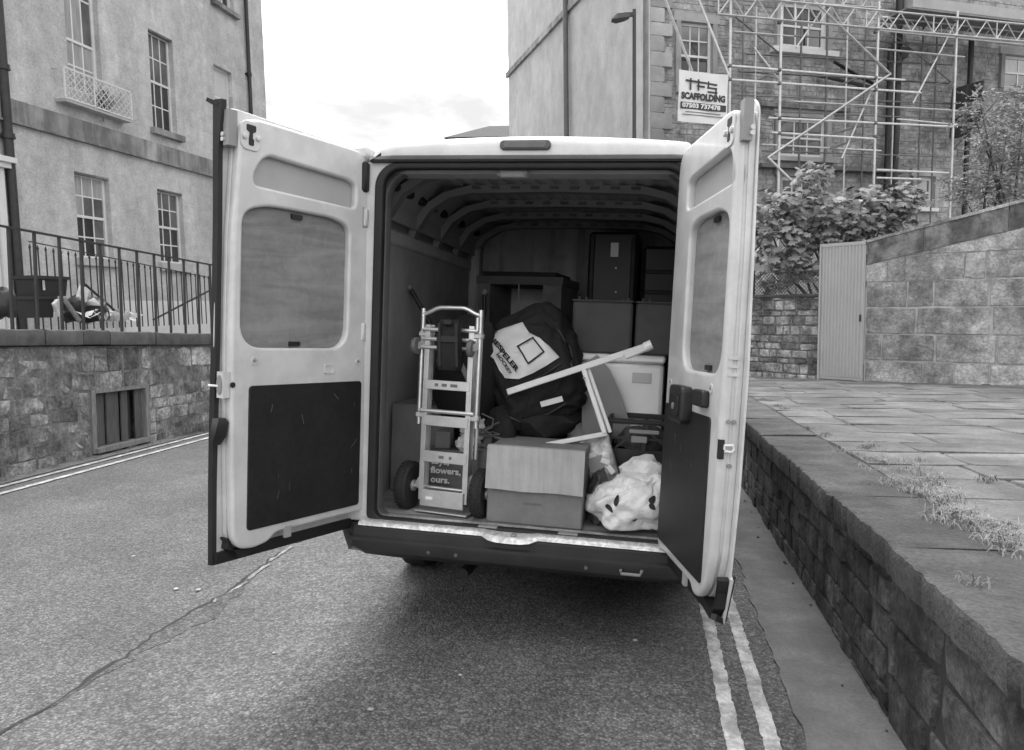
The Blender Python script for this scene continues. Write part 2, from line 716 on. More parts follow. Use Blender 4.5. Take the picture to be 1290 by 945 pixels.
def courses(rd, x0, x1, z0, z1, hr, lr, holes=(), snap=True):
    """Irregular courses: yields (cx, cz, w, h) leaving the holes free."""
    z = z0
    res = []
    while z < z1 - 0.02:
        h = rd.uniform(*hr)
        if z + h > z1 - hr[0] * .6:
            h = z1 - z
        x = x0 - rd.random() * lr[0]
        while x < x1:
            l = rd.uniform(*lr)
            a, b = max(x, x0), min(x + l, x1)
            if x1 - b < lr[0] * .35:
                b = x1
            segs = [(a, b)]
            for hx0, hx1, hz0, hz1 in holes:
                if z + h > hz0 + .03 and z < hz1 - .03:
                    ns = []
                    for s0, s1 in segs:
                        if s1 <= hx0 or s0 >= hx1:
                            ns.append((s0, s1))
                        else:
                            if hx0 - s0 > .05:
                                ns.append((s0, hx0))
                            if s1 - hx1 > .05:
                                ns.append((hx1, s1))
                    segs = ns
            for s0, s1 in segs:
                if s1 - s0 > .05:
                    if h > hr[1] * .8 and rd.random() < .25 and not snap:
                        k = rd.uniform(.4, .6) * h
                        res.append(((s0 + s1) / 2, z + k / 2, s1 - s0, k))
                        res.append(((s0 + s1) / 2, z + (k + h) / 2, s1 - s0, h - k))
                    else:
                        res.append(((s0 + s1) / 2, z + h / 2, s1 - s0, h))
            x = b if b == x1 else x + l
            if b == x1:
                break
        z += h
    return res


def lay(parent, variants, items, joint, depth, rd, y=0.0, name='stone', shear=0.0, tilt=0.0):
    for cx, cz, w_, h_ in items:
        me = rd.choice(variants)
        o = bpy.data.objects.new(name, me)
        COL.objects.link(o)
        o.parent = parent
        fl = rd.choice((0, pi))
        o.matrix_basis = (T(cx, y, cz + shear * cx) @ RY(rd.gauss(0, tilt) - math.atan(shear)) @
                          Mx.Diagonal((max(.02, w_ - joint), depth * rd.uniform(.75, 1.2), max(.02, h_ - joint), 1)) @ RY(fl))


def lay_joined(mb, rd, items, joint, depth, y=0.0, ir=0.06, ch=0.08):
    for cx, cz, w_, h_ in items:
        vs, fs = stone_geo(rd, ir, ch)
        d = depth * rd.uniform(.6, 1.25)
        mb.add([(cx + a * (w_ - joint), y + b * d, cz + c * (h_ - joint)) for a, b, c in vs], fs)
    return mb

# ------------------------------------------------------------------ the street
def strip(name, pts_l, pts_r, m_, h, parent=None, kind='structure'):
    vs = [V((x, y, gz(y, h))) for x, y in pts_l] + [V((x, y, gz(y, h))) for x, y in pts_r]
    n = len(pts_l)
    return MB().add(vs, [(i, i + 1, n + i + 1, n + i) for i in range(n - 1)]).build(name, m_, parent, kind=kind)


strip('ground', [(-400, -200), (-400, 600)], [(400, -200), (400, 600)], 'earth', -0.35)
strip('road', [(-9.2, -30), (-9.2, 60)], [(.62, -30), (.62, 60)], 'asphalt', 0.0)


def ragged(x, y0, y1, step, amp, seed):
    rd = random.Random(seed)
    o = []
    y = y0
    while y < y1:
        o.append((x + rd.uniform(-amp, amp), y))
        y += step * rd.uniform(.6, 1.4)
    o.append((x, y1))
    return o


# darker resurfaced half with its ragged edge
edge_px = [(0, 925), (60, 893), (100, 866), (150, 836), (200, 797), (250, 768), (300, 738), (330, 715), (360, 692)]
edge = [(ground(u, v).x, ground(u, v).y) for u, v in edge_px]
e0, e1 = edge[0], edge[-1]
edge = [(e0[0] + .1, -25), (e0[0] + .02, .6)] + edge + [(e1[0] - .16, 8), (e1[0] - .3, 14), (e1[0] - .5, 50)]
rd = random.Random(3)
fine = []
for (xa, ya), (xb, yb) in zip(edge, edge[1:]):
    k = max(1, int(abs(yb - ya) / .05)) if -1 < ya < 14 else 6
    for i in range(k):
        t = i / k
        fine.append((xa + (xb - xa) * t + rd.gauss(0, .006) + .02 * mn.noise(V((ya * 2.2 + (yb - ya) * t * 2.2, 4, 0))), ya + (yb - ya) * t))
fine.append(edge[-1])
strip('road_patch', fine, [(.64 + .012 * math.sin(y * 9), y) for x, y in fine], 'asphalt_patch', 0.006)
cr = [p for p in fine if 1.2 < p[1] < 5.9]
cr = [p for p in fine if 1.2 < p[1] < 4.75]
strip('road_crack', [(x - .001 - .03 * max(.1, mn.noise(V((y * 4, 0, 0))) + .3), y) for x, y in cr], [(x + .001 + .035 * max(.05, mn.noise(V((y * 6, 3, 0))) + .2), y) for x, y in cr], 'crack_dark', 0.009)
wr = [p for p in fine if 2.5 < p[1] < 4.5]
strip('road_worn', [(x + .004, y) for x, y in wr], [(x + .012 + (.06 + .26 * max(0, 1 - abs(y - 3.55) / .95)) * (.55 + .45 * mn.noise(V((y * 6, 9, 0)))) * (1 - abs(y - 3.5) / 1.05 if abs(y - 3.5) < 1.05 else 0), y) for x, y in wr], 'asphalt_worn', 0.0085)
mbp = MB()
rd = random.Random(77)
for u, v in ((467, 893), (800, 806), (222, 741), (250, 742), (580, 850), (345, 822), (168, 700), (1020, 908), (1120, 842)):
    q = ground(u, v, .013)
    r_ = rd.uniform(.009, .016)
    mbp.add([q + V((r_ * cos(k) * rd.uniform(.7, 1.2), r_ * sin(k) * rd.uniform(.7, 1.2), -.0005)) for k in (0, .8, 1.6, 2.4, 3.2, 4, 4.8, 5.6)], [tuple(range(8))])
mbp.build('gum_spots', 'line_paint', kind='stuff')
# the last scraps of an old white line along that edge
for y0, y1, wd in ((3.72, 3.86, .014), (3.9, 4.12, .02), (4.13, 4.5, .026), (4.51, 4.95, .024), (4.96, 5.5, .02)):
    q = [p for p in fine if y0 < p[1] < y1]
    rd = random.Random(int(y0 * 100))
    strip('road_marking', [(x + .012 + rd.uniform(0, .006), y) for x, y in q], [(x + .018 + wd * rd.uniform(.6, 1.2), y) for x, y in q], 'line_worn', 0.0115)


def xat(u, v):
    p = ground(u, v)
    return p.x


# double yellow lines by the kerb (grey in this picture)
XL1, XL2 = xat(910, 870), xat(948, 858)
for k, xx in enumerate((XL1, XL2)):
    strip('road_marking', ragged(xx - .031, -20, 24, .022, .004, 11 + k), [(x + .062 + .006 * mn.noise(V((y * 9, k, 0))) + .005 * mn.noise(V((y * 41, k, 0))), y) for x, y in ragged(xx - .031, -20, 24, .022, .004, 11 + k)], 'line_paint', 0.011)
# smooth concrete channel under the wall
XG, XW = .585, .905
strip('gutter', ragged(XG, -20, 40, .09, .016, 21), ragged(XW + .1, -20, 40, .09, .0, 21), 'concrete', 0.014)
rd = random.Random(5)
mbp = MB()
for i in range(12):
    y = rd.uniform(1.8, 7)
    x = XW - abs(rd.gauss(0, .05)) - .01
    s = rd.uniform(.005, .012)
    mbp.bbox((x, y, gz(y, .016 + s * .3)), (s * 1.6, s * 1.3, s), s * .3)
mbp.build('gutter_debris', 'edge_stone', kind='stuff')

# ---- raised pavement on the right with its retaining wall
PH = .755
pav = MB().add([V((.9, -12, gz(-12, PH - .05))), V((30, -12, gz(-12, PH - .05))), V((30, 40, gz(40, PH - .05))), V((.9, 40, gz(40, PH - .05)))], [(0, 1, 2, 3)]).build('pavement', 'earth', kind='structure')
rd = random.Random(17)
flags = stone_meshes(8, 31, 'flag_stone', .012, .018)


def flag(parent, name, x0, x1, y0, y1, th, meshes, rd, up=0.0):
    me = rd.choice(meshes)
    o = bpy.data.objects.new(name, me)
    COL.objects.link(o)
    o.parent = parent
    cx, cy = (x0 + x1) / 2, (y0 + y1) / 2
    # unit stone front (-y) turned to face up
    o.matrix_basis = (T(cx, cy, gz(cy, PH - .05 + up)) @ RX(-math.atan(SLOPE)) @ RX(rd.gauss(0, .004)) @ RY(rd.gauss(0, .004)) @ RX(-pi / 2) @
                      Mx.Diagonal((x1 - x0, th, y1 - y0, 1)) @ RY(rd.choice((0, pi))))


y = -.4
nfl = 0
while y < 15.5:
    d = rd.uniform(.42, .72)
    x = 1.28
    first = True
    while x < 8.6:
        l = rd.uniform(.55, 1.2)
        if first:
            l = rd.uniform(.3, .9)
            first = False
        j = rd.uniform(.005, .014)
        # only flags the camera could see from near the photograph's place
        if x < 1.28 + (y + 1.2) * .66 + .4:
            flag(pav, 'flagstone', x + j, x + l, y + j, y + d, .048 * rd.uniform(.9, 1.12), flags, rd)
            nfl += 1
        x += l
    y += d

rwall = thing('retaining_wall', 'dark stone retaining wall holding up the raised pavement, below its worn edge slabs', 'wall', T(0, 0, 0))
fr_r = Fr((XW, 0, 0), (0, -1, SLOPE))
MB().b2((-36, .032, -.4), (12, .45, PH - .12), fr_r.m).build('core', 'mortar_black', rwall)
rd = random.Random(23)
dark_stones = stone_meshes(12, 77, 'dark_stone', .09, .05)
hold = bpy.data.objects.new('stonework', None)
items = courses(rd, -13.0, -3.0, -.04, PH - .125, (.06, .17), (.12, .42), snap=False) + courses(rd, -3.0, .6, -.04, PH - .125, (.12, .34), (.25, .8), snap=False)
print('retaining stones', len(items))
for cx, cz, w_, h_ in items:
    me = rd.choice(dark_stones)
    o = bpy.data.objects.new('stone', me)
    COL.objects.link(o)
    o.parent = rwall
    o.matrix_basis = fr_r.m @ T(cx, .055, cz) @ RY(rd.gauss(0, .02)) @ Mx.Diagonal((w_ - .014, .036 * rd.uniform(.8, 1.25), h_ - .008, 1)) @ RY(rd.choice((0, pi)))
bpy.data.objects.remove(hold)
# worn edge slabs
edgem = stone_meshes(6, 91, 'edge_stone', .01, .02)


def slab_mesh(rd, m_, nx=8, square=False):
    """A coping slab: rounded worn front arris, slightly wavy; unit length along x, z up, front at -y."""
    prof = [(0, -1), (-.45, -1), (-.49, -.94), (-.5, -.5), (-.502, -.16), (-.493, -.03), (-.465, .0), (0, 0), (.5, 0), (.5, -1)]
    if square:
        prof = [(0, -1), (-.45, -1), (-.49, -.96), (-.5, -.88), (-.5, -.12), (-.49, -.04), (-.46, .0), (0, 0), (.5, 0), (.5, -1)]
    rings = []
    for i in range(nx + 1):
        x = -.5 + i / nx
        e = .985 if i in (0, nx) else 1
        kx = rd.uniform(-.014, .014) + .03 * max(0, mn.noise(V((i * .5, rd.random() * .3, 2))) - .1)
        kz = rd.uniform(-.05, .03)
        rings.append([V((x, a * e + (kx if a < -.3 else 0), b * e + (kz if b > -.5 and a < -.3 else 0))) for a, b in prof])
    return MB().loft(rings).mesh('edge_slab', m_, smooth=28)


rd = random.Random(29)
slabs = [slab_mesh(rd, 'edge_stone', 26) for _ in range(6)]
s = -14.0
while s < 1.0:
    l = rd.uniform(.8, 1.5)
    o = bpy.data.objects.new('edge_slab', rd.choice(slabs))
    COL.objects.link(o)
    o.parent = rwall
    o.matrix_basis = fr_r.m @ T(s + l / 2, .165 + rd.uniform(-.012, .012), PH + rd.uniform(-.004, .01)) @ RY(rd.gauss(0, .004)) @ Mx.Diagonal((l - .014, .41, .125, 1)) @ RZ(0)
    s += l


def tuft_mesh(rd, n, h, spread, m_):
    mb = MB()
    for _ in range(n):
        a = rd.uniform(0, 2 * pi)
        b = rd.uniform(0, spread)
        x, y_ = cos(a) * b, sin(a) * b
        hh = h * rd.uniform(.4, 1.1)
        la = rd.uniform(0, 2 * pi)
        dx, dy = cos(la) * hh * rd.uniform(.5, 1.7), sin(la) * hh * rd.uniform(.5, 1.7)
        wv = V((-sin(la), cos(la), 0)) * rd.uniform(.0012, .0024)
        p0, p1, p2 = V((x, y_, 0)), V((x + dx * .4, y_ + dy * .4, hh * .7)), V((x + dx, y_ + dy, hh * .75))
        mb.add([p0 - wv, p0 + wv, p1 + wv * .8, p1 - wv * .8, p2], [(0, 1, 2, 3), (3, 2, 4)])
    return mb


rd = random.Random(41)
mbg = MB()
for u, v, k in [(1075, 568, 8), (1090, 577, 12), (1110, 588, 14), (1130, 600, 16), (1150, 612, 18), (1165, 622, 16), (1180, 630, 18), (1200, 640, 20), (1215, 650, 18), (1230, 660, 18), (1245, 668, 18), (1262, 676, 16), (1280, 684, 12), (1190, 652, 8), (1160, 606, 8), (1120, 580, 6)]:
    for _ in range(max(2, int(k * .5))):
        p = ground(u + rd.gauss(0, 15), v + rd.gauss(0, 5), PH + .0)
        t = tuft_mesh(rd, rd.randint(16, 28), rd.uniform(.02, .045), .06, None)
        mbg.add([q + p for q in t.v], t.f)
mbg.build('grass', 'grass', kind='stuff')
mbg = MB()
for u, v, h in [(980, 512, .07), (988, 516, .08), (968, 505, .06), (1016, 540, .05), (1040, 548, .06), (1035, 550, .05), (1090, 565, .07), (1098, 563, .08), (1243, 607, .09), (1180, 608, .05), (962, 503, .06), (1225, 735, .05)]:
    p = ground(u, v, PH)
    t = tuft_mesh(rd, 46, h * .6, .06, None)
    mbg.add([q + p for q in t.v], t.f)
mbg.build('weed', 'weed', kind='stuff')

# ---- garden wall at the back of the pavement
def gpav(u, v):
    return ground(u, v, PH)


A = gpav(1088, 480)
B = gpav(1290, 486)
fr_b = Fr((A.x, A.y, A.z - .05), (B.x - A.x, B.y - A.y, 0))
bwall = thing('garden_wall', 'tall stained wall of large squared stone blocks beside the ribbed gate', 'wall', fr_b.m)
LW = 6.0
zt0 = fr_b.px(1092, 303)[1]
x1_, zt1 = fr_b.px(1288, 252)
rake = (zt1 - zt0) / (x1_ - fr_b.px(1092, 303)[0])
slb = (B.z - A.z) / (B - A).length
MB().prism([(0, -.4), (LW, -.4), (LW, zt0 + rake * LW - .1), (0, zt0 - .1)], .012, .42).build('core', 'mortar_pale', bwall)
rd = random.Random(53)
blk = stone_meshes(12, 55, 'block_stone', .04, .03)
rows = [0.0]
hts = [.43, .44, .44, .43, .42, .42, .42, .42, .42]
zz = -.02
for hh in hts:
    x = -rd.uniform(0, .3)
    while x < LW:
        l = rd.choice((rd.uniform(.25, .5), rd.uniform(.5, .95), rd.uniform(.8, 1.2)))
        a, b = max(0, x), min(LW, x + l)
        xm = (a + b) / 2
        top = zt0 + rake * a - .36
        h = hh
        if zz + h > top:
            h = top - zz
        ta, tb2 = zt0 + rake * a - .405, zt0 + rake * b - .405
        if zz + hh > ta and tb2 > zz + .03 and b - a > .06:
            # block cut to the rake
            za_, zb_ = min(zz + hh, ta) - .008, min(zz + hh, tb2) - .008
            pts = [(a + .004, zz + .004), (b - .004, zz + .004), (b - .004, zb_)]
            if za_ > zz + .03:
                pts.append((a + .004, za_))
            MB().prism(pts, -.004, .1).build('cut_block', 'block_stone', bwall)
        elif h > .1 and b - a > .06:
            o = bpy.data.objects.new('stone_block', rd.choice(blk))
            COL.objects.link(o)
            o.parent = bwall
            o.matrix_basis = T(xm, .07, zz + h / 2) @ Mx.Diagonal((b - a - .008, .075 * rd.uniform(.95, 1.05), h - .008, 1)) @ RY(rd.choice((0, pi)))
        x += l
    zz += hh
# raked top course
s = 0
cpm = stone_meshes(4, 58, 'block_coping', .01, .02)
while s < LW:
    l = rd.uniform(.7, 1.3)
    l = min(l, LW - s)
    zc = zt0 + rake * (s + l / 2)
    hgt = .40
    mb = MB().prism([(s + .005, zt0 + rake * s - hgt), (s + l - .005, zt0 + rake * (s + l) - hgt), (s + l - .005, zt0 + rake * (s + l) - .03), (s + .005, zt0 + rake * s - .03)], -.012, .4)
    mb.build('top_block', 'block_coping', bwall)
    mb = MB().prism([(s + .003, zt0 + rake * s - .035), (s + l - .003, zt0 + rake * (s + l) - .035), (s + l - .003, zt0 + rake * (s + l) + .012), (s + .003, zt0 + rake * s + .012)], -.035, .44)
    mb.build('coping_slab', 'block_stone', bwall)
    s += l

# ribbed gate
G0, G1 = gpav(1032, 478), gpav(1086, 480)
gx0 = fr_b.mi @ G0
fr_g = Fr((G0.x, G0.y, G0.z), (G1.x - G0.x, G1.y - G0.y, 0))
gw = (G1 - G0).length
ght = fr_g.px(1036, 308)[1]
ght2 = fr_g.px(1090, 304)[1]
gate = thing('ribbed_gate', 'plain pale grey ribbed door gate in the corner of the stone walls', 'gate', fr_g.m)
MB().prism([(0, .02), (gw, .02), (gw, ght2), (0, ght)], .0, .03).build('panel', 'gate_paint', gate)
nr = 13
mr = MB()
for i in range(nr):
    x = .035 + i * (gw - .07) / (nr - 1)
    o = MB().bbox((x, -.006, (ght + .03) / 2), (.032, .018, ght - .1), .006).build('rib', 'gate_paint', gate)
MB().b2((0, -.02, ght - .05), (gw, .035, ght + .005)).build('top_rail', 'gate_paint', gate)
MB().b2((-.03, -.03, 0), (-.002, .05, ght + .005)).build('post', 'gate_paint', gate)
MB().bbox((gw - .05, -.025, ght * .46), (.03, .03, .12), .008).build('handle', 'iron_black', gate)

# low rubble wall left of the gate, with chain mesh above
C0 = gpav(935, 474)
fr_l = Fr((C0.x, C0.y, C0.z - .03), (G0.x - C0.x, G0.y - C0.y, 0))
lw = (G0 - C0).length
lh = fr_l.px(990, 371)[1]
lwall = thing('low_rubble_wall', 'low mossy rubble wall left of the ribbed gate, under wire mesh', 'wall', fr_l.m)
MB().b2((-1.2, .04, -.3), (lw - .035, .35, lh - .02)).build('core', 'mortar_dark', lwall)
rd = random.Random(61)
rub = stone_meshes(8, 63, 'rubble_stone', .1, .1)
lay(lwall, rub, courses(rd, -.6, lw - .035, 0, lh - .05, (.08, .2), (.12, .4), snap=False), .018, .05, rd, .065, tilt=.03)
MB().b2((-1.2, -.01, lh - .045), (lw - .035, .36, lh)).build('coping', 'edge_stone', lwall)
fence = thing('wire_fence', 'strip of dark diamond wire mesh on top of the low rubble wall', 'fence', fr_l.m @ T(0, .15, lh))
mb = MB()
fh = .42
st = .07
x = -1.2
while x < lw - .04:
    for sg in (1, -1):
        xa, xb = (x, x + fh) if sg > 0 else (x + fh, x)
        mb.bar((xa, 0, .0), (xb, sg * .006, fh), .006, .006)
    x += st
mb.build('mesh', 'mesh_wire', fence, kind='stuff')
for x in (-1.1, .1, lw - .1):
    MB().b2((x - .02, .012, 0), (x + .02, .05, fh + .05)).build('post', 'mesh_wire', fence)
MB().tube([(-1.2, .0, fh), (lw - .04, 0, fh)], .006, 6).build('top_wire', 'mesh_wire', fence)

# ---- the wall on the left
W0 = ground(0, 605)
W1 = ground(265, 540)
dirw = (W1 - W0)
fr_w = Fr(W0, dirw)
xs0, zs0 = fr_w.px(0, 436)
xs1, zs1 = fr_w.px(265, 434)
HWL = zs0
lwallL = thing('street_wall', 'rough rubble street wall with dark coping below the black railings', 'wall', fr_w.m)
tilt_top = (zs1 - zs0) / (xs1 - xs0)
xo0, zo0 = fr_w.px(120, 572)
xo1, zo1 = fr_w.px(189, 484)
print('left wall', HWL, tilt_top, 'opening', xo0, xo1, zo0, zo1)
XA, XB = -3.2, 9.5
for a, b, c, d in ((XA - 8, xo0, -.4, 1), (xo1, XB + 25, -.4, 1)):
    MB().prism([(a, c), (b, c), (b, HWL + tilt_top * b - .01), (a, HWL + tilt_top * a - .01)], .045, .5).build('core', 'mortar_dark', lwallL)
MB().prism([(xo0, zo1), (xo1, zo1), (xo1, HWL + tilt_top * xo1 - .01), (xo0, HWL + tilt_top * xo0 - .01)], .05, .5).build('core', 'mortar_dark', lwallL)
MB().prism([(xo0, -.4), (xo1, -.4), (xo1, zo0), (xo0, zo0)], .05, .5).build('core', 'mortar_dark', lwallL)
MB().prism([(xo0, zo0), (xo1, zo0), (xo1, zo1), (xo0, zo1)], .3, .5).build('core', 'mortar_dark', lwallL)
rd = random.Random(71)
rubL = stone_meshes(16, 73, 'rubble_stone', .13, .045)
itm = courses(rd, XA, XB, -.03, HWL - .02, (.09, .33), (.15, .72), holes=((xo0 - .02, xo1 + .02, zo0 - .05, zo1 + .02),), snap=False)
print('left stones', len(itm), 'flags', nfl)
lay(lwallL, rubL, itm, .010, .03, rd, .07, tilt=.035, shear=tilt_top)
# coping
ctop = fr_w.px(0, 414)[1] - HWL
s = XA - 6
rd = random.Random(75)
cslab = [slab_mesh(rd, 'coping_stone', 8, True) for _ in range(4)]
cuts = [fr_w.px(u, 425)[0] for u in (53, 101, 135, 193, 262)]
ss = [cuts[0] - .75 - k * .8 for k in range(6, -1, -1)] + cuts + [cuts[-1] + .8 * k for k in range(1, 14)]
for a, b in zip(ss, ss[1:]):
    o = bpy.data.objects.new('coping_stone', rd.choice(cslab))
    COL.objects.link(o)
    o.parent = lwallL
    m_ = (a + b) / 2
    o.matrix_basis = T(m_, .2, HWL + tilt_top * m_ + ctop + rd.uniform(-.008, .012)) @ RY(-math.atan(tilt_top)) @ Mx.Diagonal((b - a - .014, .5, ctop, 1))
# boarded opening in the wall
hatch = thing('boarded_hatch', 'weathered boarded cellar window in the rubble street wall', 'window', fr_w.m)
fw = .085
for (a, b, c, d) in ((xo0, xo0 + fw, zo0, zo1), (xo1 - fw, xo1, zo0, zo1)):
    MB().b2((a, .02, c), (b, .2, d)).build('jamb', 'wood_frame', hatch)
MB().b2((xo0 + fw, .02, zo1 - .05), (xo1 - fw, .2, zo1 - .001)).build('lintel', 'wood_frame', hatch)
MB().b2((xo0 + fw - .05, -.03, zo0 - .0), (xo1 + .02, .2, zo0 + .06)).build('sill', 'wood_frame', hatch)
nb = 7
bw_ = (xo1 - xo0 - 2 * fw) / nb
for i in range(nb):
    a = xo0 + fw + i * bw_
    if i == nb - 2:
        MB().b2((a + .004, .17, zo0 + .06), (a + bw_ - .004, .19, zo1 - .05)).build('board', 'crack_dark', hatch)
        continue
    dpt = .10 + .02 * (i % 2) + rd.uniform(0, .02)
    MB().bbox((a + bw_ / 2, dpt, (zo0 + .06 + zo1 - .05) / 2), (bw_ - rd.uniform(.006, .02), .025, zo1 - zo0 - .115), .004).build('board', 'wood_old', hatch)
# concrete channel and lines on the left
LL = [(-.0, -6), (0, 24)]
def lpt(s, off):
    p = fr_w.m @ V((s, -off, 0))
    return p
def lstrip(name, off0, off1, m_, h, s0=-9, s1=16, amp=0, seed=1):
    rd = random.Random(seed)
    l, r = [], []
    s = s0
    while s <= s1:
        a, b = lpt(s, off0 + rd.uniform(-amp, amp)), lpt(s, off1 + rd.uniform(-amp, amp))
        l.append((a.x, a.y))
        r.append((b.x, b.y))
        s += .12
    return strip(name, l, r, m_, h)
def offs(u, v):
    return -(fr_w.mi @ ground(u, v)).y
o1, o2 = offs(130, 581), offs(130, 586)
lstrip('gutter', -.1, max(.2, o1 - .16), 'concrete', .008, amp=.015, seed=4)
om = (offs(130, 580) + offs(130, 588)) / 2
print('left lines', o1, o2)
lstrip('road_marking', o1 - .045, o1 + .03, 'line_paint', .011, amp=.003)
lstrip('road_marking', o2 + .035, o2 + .115, 'line_paint', .011, amp=.003)
# weeds at the wall foot
mbg = MB()
rd = random.Random(43)
for _ in range(26):
    s = fr_w.px(245, 540)[0] + rd.gauss(0, .22)
    p = fr_w.m @ V((s, -.03 - abs(rd.gauss(0, .04)), .0))
    p.z = gz(p.y, .01) + rd.uniform(0, .4) * (rd.random() < .6)
    t = tuft_mesh(rd, 22, .2, .08, None)
    mbg.add([q + p for q in t.v], t.f)
for _ in range(70):
    s = rd.uniform(-2, 6)
    p = fr_w.m @ V((s, -.02 - abs(rd.gauss(0, .05)), .0))
    p.z = gz(p.y, .01)
    t = tuft_mesh(rd, 9, .05, .05, None)
    mbg.add([q + p for q in t.v], t.f)
mbg.build('weed', 'weed', kind='stuff')

# terrace behind the wall
zt_ = HWL + ctop - .04
pts = [fr_w.m @ V((s, y, zt_ + tilt_top * s)) for s, y in ((-12, .25), (34, .25), (34, 9), (-12, 9))]
MB().add(pts, [(0, 1, 2, 3)]).build('terrace', 'concrete', kind='structure')


# ------------------------------------------------------------------ buildings
def sash_window(par, fr_depth, x0, x1, z0, z1, cols=3, rows=(2, 2), frame=.07, bar=.028, mats=None, sill=None, sillm='dressed_stone', up=.0, glass=None, split=.5):
    """A sash window set back in its opening: frame > sash bars, panes; the sill is a part of its own."""
    d = fr_depth
    glass = glass or (lambda r, c: 'glass_dark')
    mb = MB()
    mb.b2((x0, d, z0), (x0 + frame, d + .07, z1))
    mb.b2((x1 - frame, d, z0), (x1, d + .07, z1))
    mb.b2((x0 + frame, d + .002, z1 - frame), (x1 - frame, d + .07, z1))
    mb.b2((x0 + frame, d + .002, z0), (x1 - frame, d + .07, z0 + frame))
    wn = mb.build('window', 'window_white', par)
    xi0, xi1, zi0, zi1 = x0 + frame, x1 - frame, z0 + frame, z1 - frame
    zm = zi0 + (zi1 - zi0) * split
    mb = MB()
    cw = (xi1 - xi0) / cols
    mb.b2((xi0, d + .012, zm - .028), (xi1, d + .05, zm + .028))
    spans = []
    for k, (a, b, n) in enumerate(((zi0, zm - .028, rows[0]), (zm + .028, zi1, rows[1]))):
        dd = d + (.03 if k == 0 else .015)
        rh = (b - a) / n
        for i in range(1, cols):
            mb.b2((xi0 + i * cw - bar / 2, dd, a), (xi0 + i * cw + bar / 2, dd + .02, b))
        for j in range(1, n):
            for i in range(cols):
                mb.b2((xi0 + i * cw + bar / 2, dd + .001, a + j * rh - bar / 2), (xi0 + (i + 1) * cw - bar / 2, dd + .02, a + j * rh + bar / 2))
        for j in range(n):
            for i in range(cols):
                spans.append((i, (j + (0 if k == 0 else rows[0])), xi0 + i * cw, xi0 + (i + 1) * cw, a + j * rh, a + (j + 1) * rh, dd + .012))
    mb.build('sash_bars', 'window_white', wn)
    for i, j, a, b, c, e, dd in spans:
        MB().box(((a + b) / 2, dd + .004, (c + e) / 2), (b - a - .004, .006, e - c - .004)).build('pane', glass(j, i), wn)
    if sill:
        MB().b2((x0 - sill[0], -sill[1], z0 - sill[2]), (x1 + sill[0], d + .02, z0 - .002)).build('sill', sillm, par)
    return wn


def pxrect(fr, u0, v0, u1, v1, um=None):
    """Opening from its pixel box: left and right edges at mid height, top and bottom at mid width."""
    um = um or (u0 + u1) / 2
    vm = (v0 + v1) / 2
    return fr.px(u0, vm)[0], fr.px(u1, vm)[0], fr.px(um, v1)[1], fr.px(um, v0)[1]


# ---- the pale house on the left
fr_f = Fr((-11.9, 14.0, 0.0), (.0398, .9992, 0))
house = thing('town_house', 'pale rendered town house behind the black railings, with sash windows and a white window balcony', 'house', fr_f.m)
XE = fr_f.px(334, 110)[0]                 # far corner
XN = fr_f.px(-60, 300)[0] - 3
rects = {
    'G1': pxrect(fr_f, 97, 221, 140, 326),
    'G2': pxrect(fr_f, 200.5, 241.5, 232, 332),
    'F1': pxrect(fr_f, 82, -62, 124, 116),
    'F2': pxrect(fr_f, 190, 45, 220, 165),
    'F3': pxrect(fr_f, 271, 87, 293, 160),
    'S4': pxrect(fr_f, 266, -90, 292, 8),
    'S2': pxrect(fr_f, 190, -150, 220, -55),
}
print({k: tuple(round(a, 2) for a in r) for k, r in rects.items()}, 'XE', XE, XN)
ZB, ZT = -1.2, 13.0
holes = [rrect(a, b, c, d, .001, 1) for a, b, c, d in rects.values()]
vs, fs = plate([(XN, ZB), (XE, ZB), (XE, ZT), (XN, ZT)], holes, 0, .3)
MB().add(vs, fs).build('wall', 'facade_render', house)
MB().b2((XN, .32, ZB), (XE, 9, ZT - .01)).build('rear_block', 'facade_render', house)
MB().b2((XN - .05, -.25, ZT), (XE + .25, 9, ZT + .35)).build('cornice', 'band_stone', house)
# stone band between the floors
zb0, zb1 = fr_f.px(140, 187)[1], fr_f.px(140, 164)[1]
MB().b2((XN, -.07, zb0), (XE + .02, .0, zb1)).build('stone_band', 'band_stone', house)
MB().b2((XN, -.10, zb0 - .045), (XE + .03, .0, zb0 - .002)).build('drip_mould', 'band_stone', house)
rd = random.Random(83)


def gl(spec):
    return lambda j, i: spec.get((j, i), spec.get(j, 'glass_dark'))


D = .13
sash_window(house, D, *rects['G1'], 3, (2, 2), .06, .03, sill=(.1, .12, .16), glass=gl({3: 'glass_pale', 2: 'glass_mid', (2, 0): 'glass_pale', (1, 2): 'glass_mid', (0, 2): 'glass_mid', 1: 'glass_dark'}))
sash_window(house, D, *rects['G2'], 3, (2, 2), .06, .03, sill=(.1, .12, .2), glass=gl({3: 'glass_mid', (2, 2): 'glass_mid'}))
sash_window(house, D, *rects['F1'], 3, (2, 2), .07, .035, glass=gl({0: 'glass_pale', 1: 'glass_pale', 2: 'glass_pale', 3: 'glass_mid', (2, 2): 'glass_mid'}), split=.35)
sash_window(house, D, *rects['F2'], 3, (2, 2), .06, .03, sill=(.12, .14, .15), sillm='band_stone', glass=gl({3: 'glass_mid', 2: 'glass_mid'}))
sash_window(house, D, *rects['F3'], 1, (1, 1), .06, .03, sill=(.1, .12, .14), glass=gl({0: 'blind_pale', 1: 'blind_pale'}))
sash_window(house, D, *rects['S4'], 3, (2, 2), .06, .03, sill=(.12, .14, .12), sillm='band_stone', glass=gl({1: 'glass_mid'}))
sash_window(house, D, *rects['S2'], 3, (2, 2), .06, .03, sill=(.12, .14, .12), sillm='band_stone')
